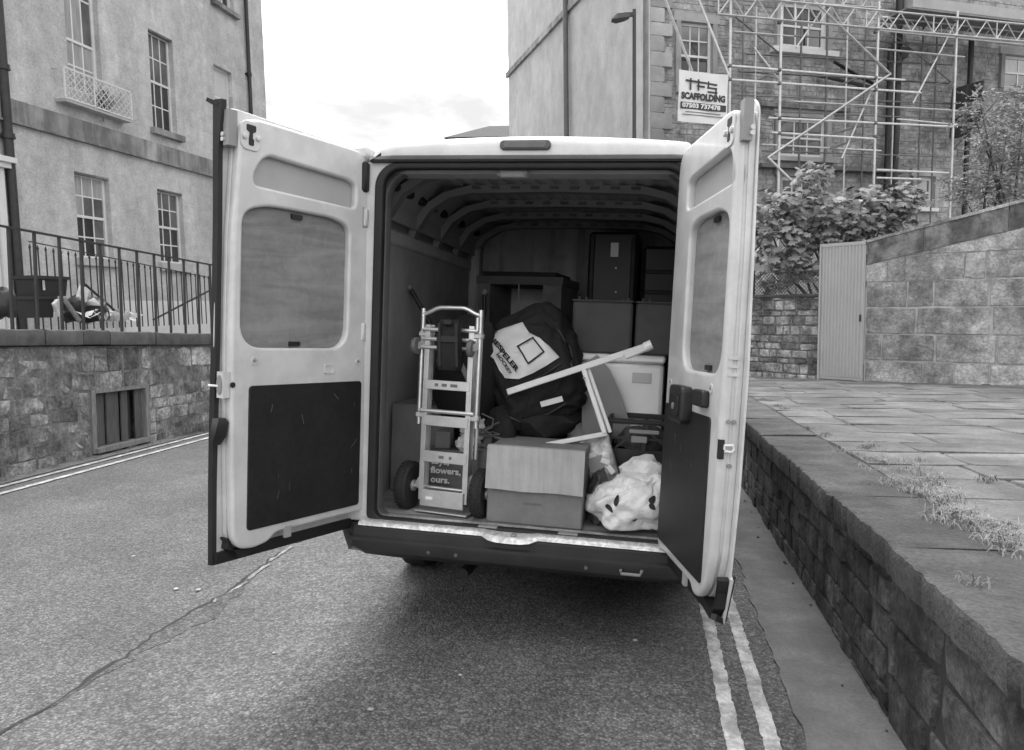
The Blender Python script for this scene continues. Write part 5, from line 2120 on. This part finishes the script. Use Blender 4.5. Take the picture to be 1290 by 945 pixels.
for sx in (-1, 1):
    # channel section rail: web and two flanges
    mb = MB()
    x = sx * xr
    mb.b2((x - .004, -.03, .07), (x + .004, .03, 1.0))
    mb.b2((x - sx * .024, -.03, .07), (x - sx * .0045, -.024, 1.0))
    mb.b2((x - sx * .024, .024, .07), (x - sx * .0045, .03, 1.0))
    mb.build('side_rail', 'alu', ht)
    MB().tube([(x + sx * .030, -.008, .47), (x + sx * .030, -.008, 1.085)], .013, 10).build('handle_tube', 'alu', ht, smooth=40)
    MB().tube([(x + sx * .012, .05, .30), (x + sx * .012, .05, .98)], .011, 10).build('rear_tube', 'alu_dull', ht, smooth=40)
    for z in (.52, .95):
        MB().bbox((x + sx * .022, -.004, z), (.05, .04, .03), .006).build('clamp', 'alu_dull', ht)
    # swivel castors near the top
    cw = MB().lathe([(.012, -.014), (.042, -.013), (.046, -.006), (.046, .006), (.042, .013), (.012, .014)], 22, T(x + sx * (.045 if sx < 0 else -.005), -.045, .885) @ RZ(.1 * sx) @ RY(pi / 2))
    c = cw.build('castor', 'pipe_grey', ht, smooth=40)
    MB().bar((x + sx * .02, -.01, .90), (x + sx * (.045 if sx < 0 else -.005), -.045, .885), .03, .035).build('fork', 'alu_dull', c)
    # pneumatic wheels
    g = 0.0
    wx = sx * (xr + .075) - (.01 if sx > 0 else .02)
    wm = T(wx, .03, .128) @ RZ(R(0)) @ RY(pi / 2)
    tr = []
    for r, h in ((.062, -.028), (.09, -.036), (.112, -.034), (.125, -.020), (.128, 0), (.125, .020), (.112, .034), (.09, .036), (.062, .028)):
        tr.append((r, h))
    w1 = MB().lathe(tr, 36, wm).build('wheel', 'tyre', ht, smooth=40)
    mb = MB()
    for i in range(36):
        a = 2 * pi * i / 36
        for h in (-.018, 0, .018):
            aa = a + (.09 if h == 0 else 0)
            mb.box((.127 * cos(aa), .127 * sin(aa), h), (.006, .009, .012), wm, Mx.Rotation(aa, 3, 'Z'))
    mb.build('tread', 'tyre', w1, kind='stuff')
    MB().lathe([(.012, -.04), (.03, -.04), (.032, -.018), (.058, -.016), (.062, -.026), (.062, .026), (.058, .016), (.032, .018), (.03, .04), (.012, .04)], 24, wm).build('hub', 'alu_dull', w1, smooth=40)
MB().tube([(-.2, .03, .128), (.2, .03, .128)], .010, 10).build('axle', 'alu', ht, smooth=40)
for sx in (-1, 1):
    MB().prism([(sx * (xr + .004), .10), (sx * (xr + .05), .128), (sx * (xr + .05), .15), (sx * (xr + .004), .22)], .02, .04).build('axle_bracket', 'alu_dull', ht)
# curved top handle
pts = []
for i in range(15):
    t = i / 14
    x = -xr - .03 + (2 * xr + .06) * t
    e_ = max(0, min(1, (1 - abs(2 * t - 1)) / .62))
    z = 1.056 + .036 * e_ * e_ * (3 - 2 * e_)
    pts.append((x, -.008, z))
MB().tube(pts, .0125, 10).build('top_handle', 'alu', ht, smooth=40)
# cross members
for z, h, dp, m_ in ((.685, .05, -.036, 'alu'), (.495, .055, -.036, 'alu'), (.305, .06, -.036, 'alu')):
    MB().bbox((0, dp + .006, z), (2 * xr - .012, .006, h), .002).build('cross_plate', m_, ht)
for z in (.545, .925, .88):
    MB().tube([(-xr - .02, -.026, z), (xr + .02, -.026, z)], .0115, 10).build('cross_bar', 'alu', ht, smooth=40)
for a, b in ((-xr - .02, -.035), (.05, xr + .02)):
    MB().tube([(a, -.026, .975), (b, -.026, .975)], .0115, 10).build('cross_bar', 'alu', ht, smooth=40)
    e = a if a < 0 else b
    MB().tube([(e, -.026, .975), (e, -.026, 1.045)], .0115, 10).build('strut', 'alu', ht, smooth=40)
# nose plate folded up against the rails
MB().bbox((0, -.038, .085), (2 * xr - .02, .008, .09), .003).build('nose_plate', 'alu', ht)
MB().bbox((.0, .05, .012), (2 * xr + .03, .2, .008), .003).build('foot_plate', 'alu_dull', ht)
# bits of print on the plates (worn stickers)
for z, a, b in ((.685, -.07, -.05), (.685, -.03, .0), (.685, .02, .06), (.305, -.03, .0), (.305, .03, .045), (.085, -.09, -.05)):
    MB().b2((a, -.0335 if z != .085 else -.0428, z - .008), (b, -.033 if z != .085 else -.0424, z + .008)).build('sticker', 'print_grey' if z != .085 else 'white_plastic', ht)
# black strap bag buckled round the top bars
st = thing('strap_bundle', 'black webbing strap with buckle wrapped round the top bars of the sack truck', 'strap', vm(-.41, .175, .9, R(-9)))
rings = []
for z, hw_, dd in ((.13, .05, .02), (.12, .055, .03), (.05, .05, .035), (.02, .06, .045), (-.02, .058, .05), (-.06, .055, .045), (-.09, .06, .05), (-.13, .05, .035)):
    rings.append([V((-hw_, -dd, z)), V((hw_, -dd, z)), V((hw_, .035, z)), V((-hw_, .035, z))])
MB().loft(rings).build('pouch', 'black_fabric', st, smooth=60)
for x in (-.045, .05):
    MB().bar((x, -.055, .11), (x + .01, -.052, -.11), .012, .004, up=(0, 1, 0)).build('strap', 'black_plastic', st)
MB().bar((-.058, -.052, .03), (.058, -.052, .03), .004, .03).build('strap', 'black_plastic', st)
MB().bbox((0, -.05, .115), (.05, .02, .03), .006).build('buckle', 'black_plastic', st)

# ---- dark cluster behind the sack truck: rucksack, carrier bag with print
lump('rucksack', 'black_fabric', (-.42, .62, .72), (.2, .16, .36), 13, 'black padded rucksack hanging behind the upper half of the sack truck', 'rucksack', .22, VM)
sb = MB().bbox((-.40, .45, .745), (.03, .02, .13), .005, rot=Mx.Rotation(-.5, 3, 'Y')).build('grey_strap', 'plastic_grey', None, VM)
tag(sb, 'short grey webbing strap end dangling over the black rucksack', 'strap')
cb = thing('shopping_bag', 'dark shopping bag printed with pale words, seen through the sack truck frame', 'bag', vm(-.41, .50, 0, R(-4)))
rings = []
for z, a, d in ((0, .19, .1), (.12, .2, .11), (.27, .19, .10), (.30, .185, .09)):
    n = 20
    rg = []
    for i in range(n):
        t = 2 * pi * i / n
        c_, s_ = cos(t), sin(t)
        rg.append(V((a * math.copysign(abs(c_) ** .5, c_) + .006 * math.sin(5 * t + z * 30), d * math.copysign(abs(s_) ** .5, s_), z + .008 * math.sin(3 * t) * (z > .2))))
    rings.append(rg)
MB().loft(rings).build('body', 'dark_cloth', cb, smooth=50)
for k, (tx, xo) in enumerate((('toys,', -.155), ('flowers,', -.155), ('ours.', -.155))):
    vs, fs = text_geo(tx, .05, .001, .0015, 1.1, 'LEFT')
    MB().add([v + V((xo + .012, -.1165, vl(550, 581, .39)[1] - k * .052)) for v in vs], fs).build('lettering', 'cloth_white', cb)
lump('tissue_roll', 'cloth_white', (-.36, .45, .345), (.075, .07, .05), 4, 'white crumpled tissue on the printed shopping bag', 'tissue', .35, VM, 3)
lump('paper_wrap', 'litter_pale', (-.33, .52, .41), (.1, .08, .055), 8, 'pale crumpled paper lying above the white tissue in the shopping bag', 'paper', .5, VM, 3.5)
o = MB().bbox((-.52, .5, .35), (.09, .08, .1), .008).build('small_carton', 'cardboard_dark', None, VM)
tag(o, 'small dark carton standing in the printed shopping bag', 'box')
lump('dark_bundle', 'black_fabric', (-.2, .5, .36), (.1, .12, .2), 19, 'black bundled cloth between the sack truck and the hockey bag', 'bundle', .35, VM)
lump('dark_bundle', 'dark_cloth', (-.235, .42, .22), (.06, .1, .2), 23, 'dark grey cloth bundle beside the right tyre of the sack truck', 'bundle', .3, VM)
# clutter of straps
tb_ = MB()
for k in range(4):
    a = V((-.27 + k * .03, .34 + .02 * k, .50 - .03 * k))
    tb_.tube([a + V((.07 * math.sin(t * (2.1 + k * .7) + k * 2), .02 * math.sin(t * 3), -.028 * t + .03 * math.cos(t * 2 + k))) for t in [q * .5 for q in range(13)]], .005, 6)
o = tb_.build('cord_tangle', 'pipe_grey', None, VM, smooth=50)
tag(o, 'tangle of grey cords hanging left of the black hockey bag', 'cord')

# ---- cardboard boxes
def carton(label, x, y, w_, d_, h_, m_, rz=0.0, flap=0.0, z=0.0, lid=True, ridge=True):
    t = thing('cardboard_box', label, 'box', vm(x, y, z, rz))
    MB().bbox((w_ / 2, d_ / 2, h_ / 2), (w_, d_, h_), .006).build('body', m_, t)
    if flap:
        # long front flap folded down over the front
        rings = []
        for i in range(9):
            u = i / 8
            xx = -.004 + (w_ + .008) * u
            sag = .0025 * math.sin(u * pi * 3 + 1)
            rings.append([V((xx, .02, h_ + .006)), V((xx, -.012, h_ + .004)), V((xx, -.035 - .004 * sag, h_ - flap + sag)), V((xx, -.030 - .004 * sag, h_ - flap + sag)), V((xx, -.007, h_ - .002)), V((xx, .02, h_ + .001))])
        MB().loft(rings).build('front_flap', 'cardboard', t, smooth=30)
    if lid:
        MB().b2((.004, .004, h_ + .001), (w_ * .498, d_ - .004, h_ + .005)).build('flap', m_, t)
        MB().b2((w_ * .502, .004, h_ + .001), (w_ - .004, d_ - .004, h_ + .0045)).build('flap', m_, t)
    return t


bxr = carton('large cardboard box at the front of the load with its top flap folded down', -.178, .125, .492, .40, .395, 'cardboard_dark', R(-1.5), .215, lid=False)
for i in range(9):
    x = .03 + i * .055
mbp = MB()
for i in range(14):
    mbp.b2((.19 + i * .007, -.0015, .105), (.195 + i * .007, .004, .117))
mbp.build('printed_mark', 'print_grey', bxr)
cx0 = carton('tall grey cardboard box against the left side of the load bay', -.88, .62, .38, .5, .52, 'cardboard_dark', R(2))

# ---- hockey bag
bm = bmesh.new()
bmesh.ops.create_icosphere(bm, subdivisions=5, radius=1)
for v in bm.verts:
    p = v.co.copy()
    q = V([math.copysign(abs(c) ** .56, c) for c in p])
    q = V((q.x * .275 * (1 + .1 * q.z), q.y * .25, q.z * .315))
    k = mn.noise(p * 1.6 + V((3, 1, 0))) * .07 + (.5 - abs(mn.noise(V((p.x * 3, p.y * 3, p.z * 5)) + V((7, 1, 0))))) * .06 + (.4 - abs(mn.noise(p * 7))) * .018
    q += p * k
    v.co = q
brot = Mx.Rotation(R(-24), 3, 'Y') @ Mx.Rotation(R(-12), 3, 'X')
for v in bm.verts:
    v.co = brot @ v.co + V((-.05, .775, .735))
bm.normal_update()
hb = thing('hockey_bag', 'large black kit bag with a white printed panel lying on the cardboard box', 'bag', VM)
me = bpy.data.meshes.new('bag_body')
bm.to_mesh(me)
me.materials.append(MATS['black_fabric'])
shade(me, 70)
link('body', me, hb)
bvh = BVHTree.FromBMesh(bm)
bm.free()


def drape(x, z, off):
    h = bvh.ray_cast(V((x, -.4, z)), V((0, 1, 0)))
    if h[0] is None:
        h = bvh.find_nearest(V((x, .5, z)))
    n = h[1] if h[1].y < 0 else -h[1]
    return V((x, h[0].y, z)) + V((0, -off, 0))


def bagpx(u, v):
    return V(vl(u, v, .5))


# the white panel: boundary traced in the bag's own plane, filled as a fine grid
pan = [bagpx(*p) for p in ((611, 421), (630, 413), (655, 405.5), (664, 419), (680, 426), (692, 436), (705, 450), (690, 460), (672, 470), (655, 477), (637, 476), (629, 466), (622, 452), (612, 446))]


def inside(p, poly):
    c = False
    for i in range(len(poly)):
        a, b = poly[i], poly[i - 1]
        if (a.y > p.y) != (b.y > p.y) and p.x < (b.x - a.x) * (p.y - a.y) / (b.y - a.y) + a.x:
            c = not c
    return c


pc = sum(pan, V((0, 0))) / len(pan)
dense = []
for a, b in zip(pan, pan[1:] + pan[:1]):
    for i in range(5):
        dense.append(a.lerp(b, i / 5))
rgs = []
for k in range(13):
    t = k / 12
    rgs.append([drape(*(pc.lerp(p, t if t > 0 else .001)), .012 + .004 * math.sin(12 * p.x + 9 * t)) for p in dense])
vs = [p for r in rgs for p in r] + [p + V((0, .012, 0)) for p in rgs[-1]]
n = len(dense)
fs = []
for k in range(13):
    for i in range(n):
        j = (i + 1) % n
        fs.append((k * n + i, k * n + j, (k + 1) * n + j, (k + 1) * n + i))
pnl = MB().add(vs, fs).build('printed_panel', 'cloth_white', hb, smooth=60)


def on_bag(txt, u0, v0, u1, v1, size, bold, m_):
    a, b = bagpx(u0, v0), bagpx(u1, v1)
    vs, fs = text_geo(txt, size, 0, bold, 1.0, 'LEFT')
    wd = max(v.x for v in vs) - min(v.x for v in vs)
    x_ = (b - a)
    kk = x_.length / wd
    e = x_.normalized()
    f = V((-e.y, e.x))
    o = []
    for v in vs:
        q = a + e * (v.x * kk) + f * v.z
        o.append(drape(q.x, q.y, .022))
    MB().add(o, fs).build('lettering', m_, pnl)


on_bag('HESPELER', 615, 424, 654, 466.5, .037, .0016, 'print_dark')
on_bag('HOCKEY', 626.5, 445.5, 645, 470.5, .025, .0008, 'print_dark')
sq = [bagpx(*p) for p in ((650.5, 436), (671, 424), (688, 443), (667, 459))]
sc = sum(sq, V((0, 0))) / 4
vs, fs = [], []
for i in range(4):
    a, b = sq[i], sq[(i + 1) % 4]
    for j in range(6):
        t0 = j / 5
        p = a.lerp(b, t0)
        vs.append(drape(p.x, p.y, .021))
        q = p.lerp(sc, .16)
        vs.append(drape(q.x, q.y, .021))
m0 = len(vs)
fs = [(i, i + 2, i + 3, i + 1) for i in range(0, m0 - 2, 2)] + [(m0 - 2, 0, 1, m0 - 1)]
MB().add(vs, fs).build('square_emblem', 'print_dark', pnl)
# handles, seams and white tag of the bag
for (u0, v0, u1, v1, wd, m_, off) in ((682, 509, 709, 502, .03, 'cloth_white', .03),):
    a, b = bagpx(u0, v0), bagpx(u1, v1)
    p, q = drape(a.x, a.y, off), drape(b.x, b.y, off)
    MB().bar(p, q, .012, wd).build('white_tag', m_, hb)
for pts in (((640, 500), (660, 486), (690, 470), (712, 455)), ((636, 520), (655, 530), (690, 522), (718, 505)), ((650, 545), (660, 520), (668, 495)), ((700, 415), (715, 440), (722, 470))):
    ps = [bagpx(*p) for p in pts]
    o = []
    for a, b in zip(ps, ps[1:]):
        for i in range(5):
            c = a.lerp(b, i / 5)
            o.append(drape(c.x, c.y, .006))
    MB().tube(o, .006, 6).build('seam_piping', 'black_plastic', hb, smooth=50)
lump('soft_bag', 'black_fabric', (-.03, .72, .48), (.27, .22, .13), 31, 'black soft end of luggage sagging under the printed kit bag', 'bag', .3, VM)

# ---- dark cabinet behind, open to the rear
cab = thing('storage_cabinet', 'black open-fronted cabinet standing behind the kit bag', 'cabinet', vm(-.60, 1.55, 0, R(-6)))
W_, D_, H_ = .60, .55, 1.30
for a, b in (((0, 0, 0), (.09, D_, H_)), ((W_ - .13, 0, 0), (W_, D_, H_))):
    MB().b2(a, b).build('side_panel', 'dark_cloth', cab)
MB().b2((-.01, -.01, H_), (W_ + .01, D_ + .01, H_ + .055)).build('top', 'grey_cloth', cab)
MB().b2((.09, D_ - .03, 0), (W_ - .13, D_, H_)).build('back', 'curtain', cab)
MB().b2((.0905, .0, .9), (W_ - .1305, D_ - .03, .92)).build('shelf', 'dark_cloth', cab)
MB().b2((.02, .03, H_ + .056), (W_ - .05, D_ - .05, H_ + .09)).build('folded_cover', 'black_fabric', cab)
MB().tube([(.3, -.006, .92), (.3, -.006, H_)], .005, 6).build('mullion', 'plastic_grey', cab)

# ---- tall black cases at the back right
tc_ = thing('tall_case', 'tall black case with a small white tag, upright behind the grey storage cubes', 'case', vm(.12, 2.05, 0, R(-3)))
MB().bbox((.185, .19, .87), (.37, .38, 1.74), .02).build('body', 'black_plastic', tc_)
MB().bbox((.03, -.004, .87), (.035, .02, 1.68), .006).build('edge_trim', 'bumper_plastic', tc_)
MB().bbox((.335, -.004, .87), (.035, .02, 1.68), .006).build('edge_trim', 'bumper_plastic', tc_)
a = [vl(u, v, 2.05) for u, v in ((770, 306), (779, 324))]
MB().b2((a[0][0] - .12, -.006, a[1][1]), (a[1][0] - .12, .002, a[0][1])).build('tag', 'white_plastic', tc_)
for u, v in ((776, 338), (776, 368)):
    b = vl(u, v, 2.05)
    MB().tube([(b[0] - .12, -.008, b[1]), (b[0] - .12, .002, b[1])], .007, 8).build('rivet', 'white_plastic', tc_)
b = vl(775, 381, 2.05)
MB().bbox((b[0] - .12, -.006, b[1]), (.032, .01, .014), .003).build('catch', 'white_plastic', tc_)
o = thing('dark_case', 'second black case, plain, wedged between the tagged case and the right side', 'case', vm(.52, 2.02, 0))
MB().bbox((.17, .2, .82), (.33, .4, 1.64), .025).build('body', 'black_plastic', o)
for z in (1.3, 1.45, 1.05):
    MB().bbox((.17, -.004, z), (.28, .012, .03), .004).build('rib', 'bumper_plastic', o)

# ---- white chest with two grey cubes
ch = thing('white_chest', 'white lidded chest under the grey storage cubes at the right of the load', 'chest', vm(.15, .80, 0, R(-2)))
MB().bbox((.27, .27, .41), (.54, .54, .82), .02).build('body', 'white_plastic', ch, smooth=40)
MB().bbox((.27, .265, .845), (.555, .56, .045), .014).build('lid', 'white_plastic', ch, smooth=40)
MB().bbox((.42, -.004, .74), (.11, .008, .06), .003).build('badge_plate', 'white_dull', ch)
ch.children[0]['label'] = 'white ribbed body'
qb = thing('storage_cube', 'left dark grey fabric storage cube standing on the white chest', 'storage cube', vm(.14, .88, .868, R(-1)), 'grey fabric cubes on the white chest')
MB().bbox((.18, .15, .155), (.355, .3, .31), .015).build('body', 'grey_cloth', qb, smooth=40)
MB().bbox((.18, .15, .312), (.365, .31, .012), .005).build('rim', 'grey_cloth', qb)
for x in (.04, .08, .30, .33):
    MB().bbox((x, .02, .325), (.012, .03, .022), .004).build('tab', 'grey_cloth', qb)
copy_tree(qb, vm(.515, .90, .868, R(3)), 'right dark grey fabric storage cube on the chest, half hidden by the van door')

# ---- grey board leaning beside the chest
gp = [vl(u, v, .7) for u, v in ((733, 460), (752, 447), (768, 466), (783, 500), (797, 545), (745, 560), (733, 550))]
o = MB().prism(gp, .70, .715).build('grey_board', 'grey_board', None, VM)
tag(o, 'plain grey board with a curved edge leaning on the white chest', 'board')

# ---- white metal frame lying over the load
fm = thing('metal_frame', 'white angled metal frame lying across the kit bag and the cardboard box', 'frame', VM)
def vp(u, v, y):
    a = vl(u, v, y)
    return V((a[0], y, a[1]))
y0 = .40
MB().bar(vp(639, 494, y0), vp(812, 437, y0 + .05), .03, .034, up=(0, 0, 1), bev=.004).build('long_bar', 'white_metal', fm)
MB().bar(vp(786, 449, y0 + .012), vp(815, 437, y0 + .022), .042, .042, bev=.008).build('end_bracket', 'white_metal', fm)
MB().tube([vp(812, 438, y0 + .02), vp(821, 434, y0 + .02)], .026, 12).build('end_cap', 'white_plastic', fm)
MB().bar(vp(735, 464, y0 + .03), vp(762, 546, y0 - .02), .026, .03, up=(0, 1, 0), bev=.004).build('cross_bar', 'white_metal', fm)
MB().bar(vp(741, 464, y0 + .05), vp(769, 545, y0), .02, .012, up=(0, 1, 0), bev=.003).build('cross_bar_lip', 'white_metal', fm)
MB().bar(vp(668, 564, y0 - .06), vp(765, 546, y0 - .01), .028, .024, bev=.004).build('lower_bar', 'white_metal', fm)
for u, v in ((736, 476), (757, 536)):
    p = vp(u, v, y0 - .005)
    MB().tube([p - V((0, .02, 0)), p], .006, 8).build('screw', 'plastic_grey', fm)

# ---- crates and bags at the right
def crate(label, z, rz):
    t = thing('plastic_crate', label, 'crate', vm(.40, .47, z, rz), 'black plastic crates at the right of the load')
    W_, D_, H_ = .40, .32, .265
    MB().b2((0, 0, 0), (W_, D_, .012)).build('base', 'black_plastic', t)
    for k, (ax, off) in enumerate((('x', 0), ('x', D_ - .014), ('y', 0), ('y', W_ - .014))):
        L_ = W_ if ax == 'x' else D_ - .03
        def q(a, z0, b, z1):
            if ax == 'x':
                return ((a, off, z0), (b, off + .014, z1))
            return ((off, .0145 + a, z0), (off + .014, .0145 + b, z1))
        mb = MB()
        mb.b2(*q(0, .012, L_, .1))
        mb.b2(*q(0, .235, L_, H_))
        mb.b2(*q(0, .1005, .03, .2345))
        mb.b2(*q(L_ - .03, .1005, L_, .2345))
        mb.b2(*q(L_ / 2 - .012, .1005, L_ / 2 + .012, .2345))
        mb.b2(*q(.0305, .155, L_ / 2 - .0125, .165))
        mb.b2(*q(L_ / 2 + .0125, .155, L_ - .0305, .165))
        mb.build('side', 'black_plastic', t)
        if ax == 'x' and off == 0:
            for s0, s1 in (((.05, .105), (.18, .225)), ((.19, .225), (.34, .11))):
                MB().bar((s0[0], -.004, s0[1]), (s1[0], -.004, s1[1]), .006, .012).build('strut', 'bumper_plastic', t)
            MB().bbox((.2, -.006, .2), (.16, .012, .022), .004).build('handle_grip', 'plastic_grey', t)
    MB().bbox((W_ / 2, -.006, H_ - .012), (W_ + .012, .016, .02), .004).build('rim', 'bumper_plastic', t)
    return t


crate('lower black slotted crate behind the white carrier bag', .0, R(2))
crate('upper black slotted crate stacked beside the white chest', .27, R(-2))
lump('packed_goods', 'net_dark', (.6, .6, .40), (.15, .1, .09), 47, 'mixed dark packets lying inside the upper black crate', 'packets', .4, VM)
o = MB().bbox((.575, .438, .43), (.085, .018, .035), .004).build('label_card', 'plastic_grey', None, VM)
tag(o, 'small grey paper label stuck across the front of the upper black crate', 'label')

# white carrier bag with printed leaves
bm = bmesh.new()
bmesh.ops.create_icosphere(bm, subdivisions=5, radius=1)
for v in bm.verts:
    p = v.co.copy()
    q = V([math.copysign(abs(c) ** .78, c) for c in p])
    z = q.z
    fold = 1 - abs(mn.noise(V((p.x * 2.6 + p.z * .8, p.y * 2.6, p.z * 1.1)) + V((1, 9, 0)))) * 2.2
    fine_ = 1 - abs(mn.noise(V((p.x * 6 + p.z * 2, p.y * 6, p.z * 3.2 - p.x)) + V((4, 2, 7)))) * 2.2
    dk = V((p.x - .45, p.y + .2, p.z - .9))
    pl_ = math.atan2(dk.z, dk.x) * 3.2
    pleat = 1 - abs(mn.noise(V((pl_, dk.length * .5, p.y * 1.2)))) * 2.4
    k = .86 + .26 * mn.noise(p * 1.6 + V((5, 0, 2))) + .08 * fold + .05 * fine_ + .13 * pleat
    squeeze = 1.04 - .42 * max(0, z)
    v.co = V((q.x * .185 * k * squeeze + .07 * max(0, z), q.y * .16 * k * squeeze, max(z, -.80) * .145 * k))
bm.normal_update()
bc = V((.545, .20, .155))
for v in bm.verts:
    v.co += bc
    if v.co.z < .004:
        v.co.z = .004
cbag = thing('carrier_bag', 'white plastic carrier bag printed with dark leaves, on the load floor by the right door', 'bag', VM)
me = bpy.data.meshes.new('bag')
bm.to_mesh(me)
me.materials.append(MATS['bag_white'])
shade(me, 75)
link('body', me, cbag)
bv2 = BVHTree.FromBMesh(bm)
bm.free()
rd = random.Random(151)


def print_leaf(u, v, l, w_, a):
    c = V(vl(u, v, .08))
    vs = []
    n = 10
    for i in range(n):
        t = 2 * pi * i / n
        x, z = cos(t) * l, sin(t) * w_ * (1 - .4 * cos(t))
        q = c + V((x * cos(a) - z * sin(a), x * sin(a) + z * cos(a)))
        h = bv2.ray_cast(V((q.x, -.4, q.y)), V((0, 1, 0)))
        if h[0] is None:
            return
        vs.append(h[0] + V((0, -.007, 0)))
    MB().add(vs, [tuple(range(n))]).build('printed_leaf', 'print_dark', cbag)


for u, v, l, w_, a in ((783, 607, .024, .013, -.5), (777, 629, .030, .011, 1.35), (768, 639, .026, .011, -.75), (816, 603, .03, .010, -.1), (822, 628, .02, .016, .9), (822, 636, .02, .012, -.7), (800, 655, .012, .006, .3)):
    print_leaf(u, v, l, w_, a)
lump('upper_fold', 'bag_white', (.60, .28, .27), (.12, .09, .10), 61, None, None, .4, Mx.Identity(4), 2.2, cbag)
# small printed packet standing between box and crate
pk = thing('snack_packet', 'crumpled printed packet standing between the cardboard box and the crate', 'packet', vm(.415, .37, .205) @ RY(R(-20)) @ RX(R(-12)))
rings = []
for z, w_, d_ in ((0, .075, .02), (.04, .08, .045), (.12, .082, .05), (.19, .08, .03), (.225, .082, .004), (.24, .084, .003)):
    n = 16
    rings.append([V((w_ * math.copysign(abs(cos(2 * pi * i / n)) ** .5, cos(2 * pi * i / n)), d_ * math.copysign(abs(sin(2 * pi * i / n)) ** .7, sin(2 * pi * i / n)) + .004 * math.sin(i * 2.3 + z * 40), z)) for i in range(n)])
MB().loft(rings).build('body', 'foil', pk, smooth=50)
MB().b2((-.06, -.058, .06), (.02, -.05, .14)).build('printed_panel', 'plastic_grey', pk)
for i, (a, z) in enumerate(((-.03, .15), (.03, .10), (.045, .05))):
    MB().bbox((a, -.056, z), (.05, .008, .03), .004, rot=Mx.Rotation(i * .6, 3, 'Y')).build('printed_patch', 'cloth_white', pk)
lump('net_bag', 'net_dark', (.385, .28, .13), (.06, .1, .15), 51, 'dark mesh bag squeezed between the cardboard box and the white carrier bag', 'bag', .35, VM)

# ---- poles leaning behind the sack truck
for (u0, v0, ya, x1, y1, z1, lab) in ((516, 362, .9, -.50, .95, .6, 'black pole with a ball end slanting behind the sack truck at left'), (610.5, 368, 1.4, -.50, 1.42, .0, 'upright black pole with a ball end left of the storage cabinet')):
    a = vp(u0, v0, ya)
    t = thing('ball_pole', lab, 'pole', VM)
    MB().tube([a, V((x1, y1, z1))], .014, 8).build('shaft', 'black_plastic', t, smooth=50)
    bm = bmesh.new()
    bmesh.ops.create_icosphere(bm, subdivisions=2, radius=.022)
    me = bpy.data.meshes.new('knob')
    bm.to_mesh(me)
    bm.free()
    me.materials.append(MATS['plastic_grey'])
    me.shade_smooth()
    link('knob', me, t, T(*a))
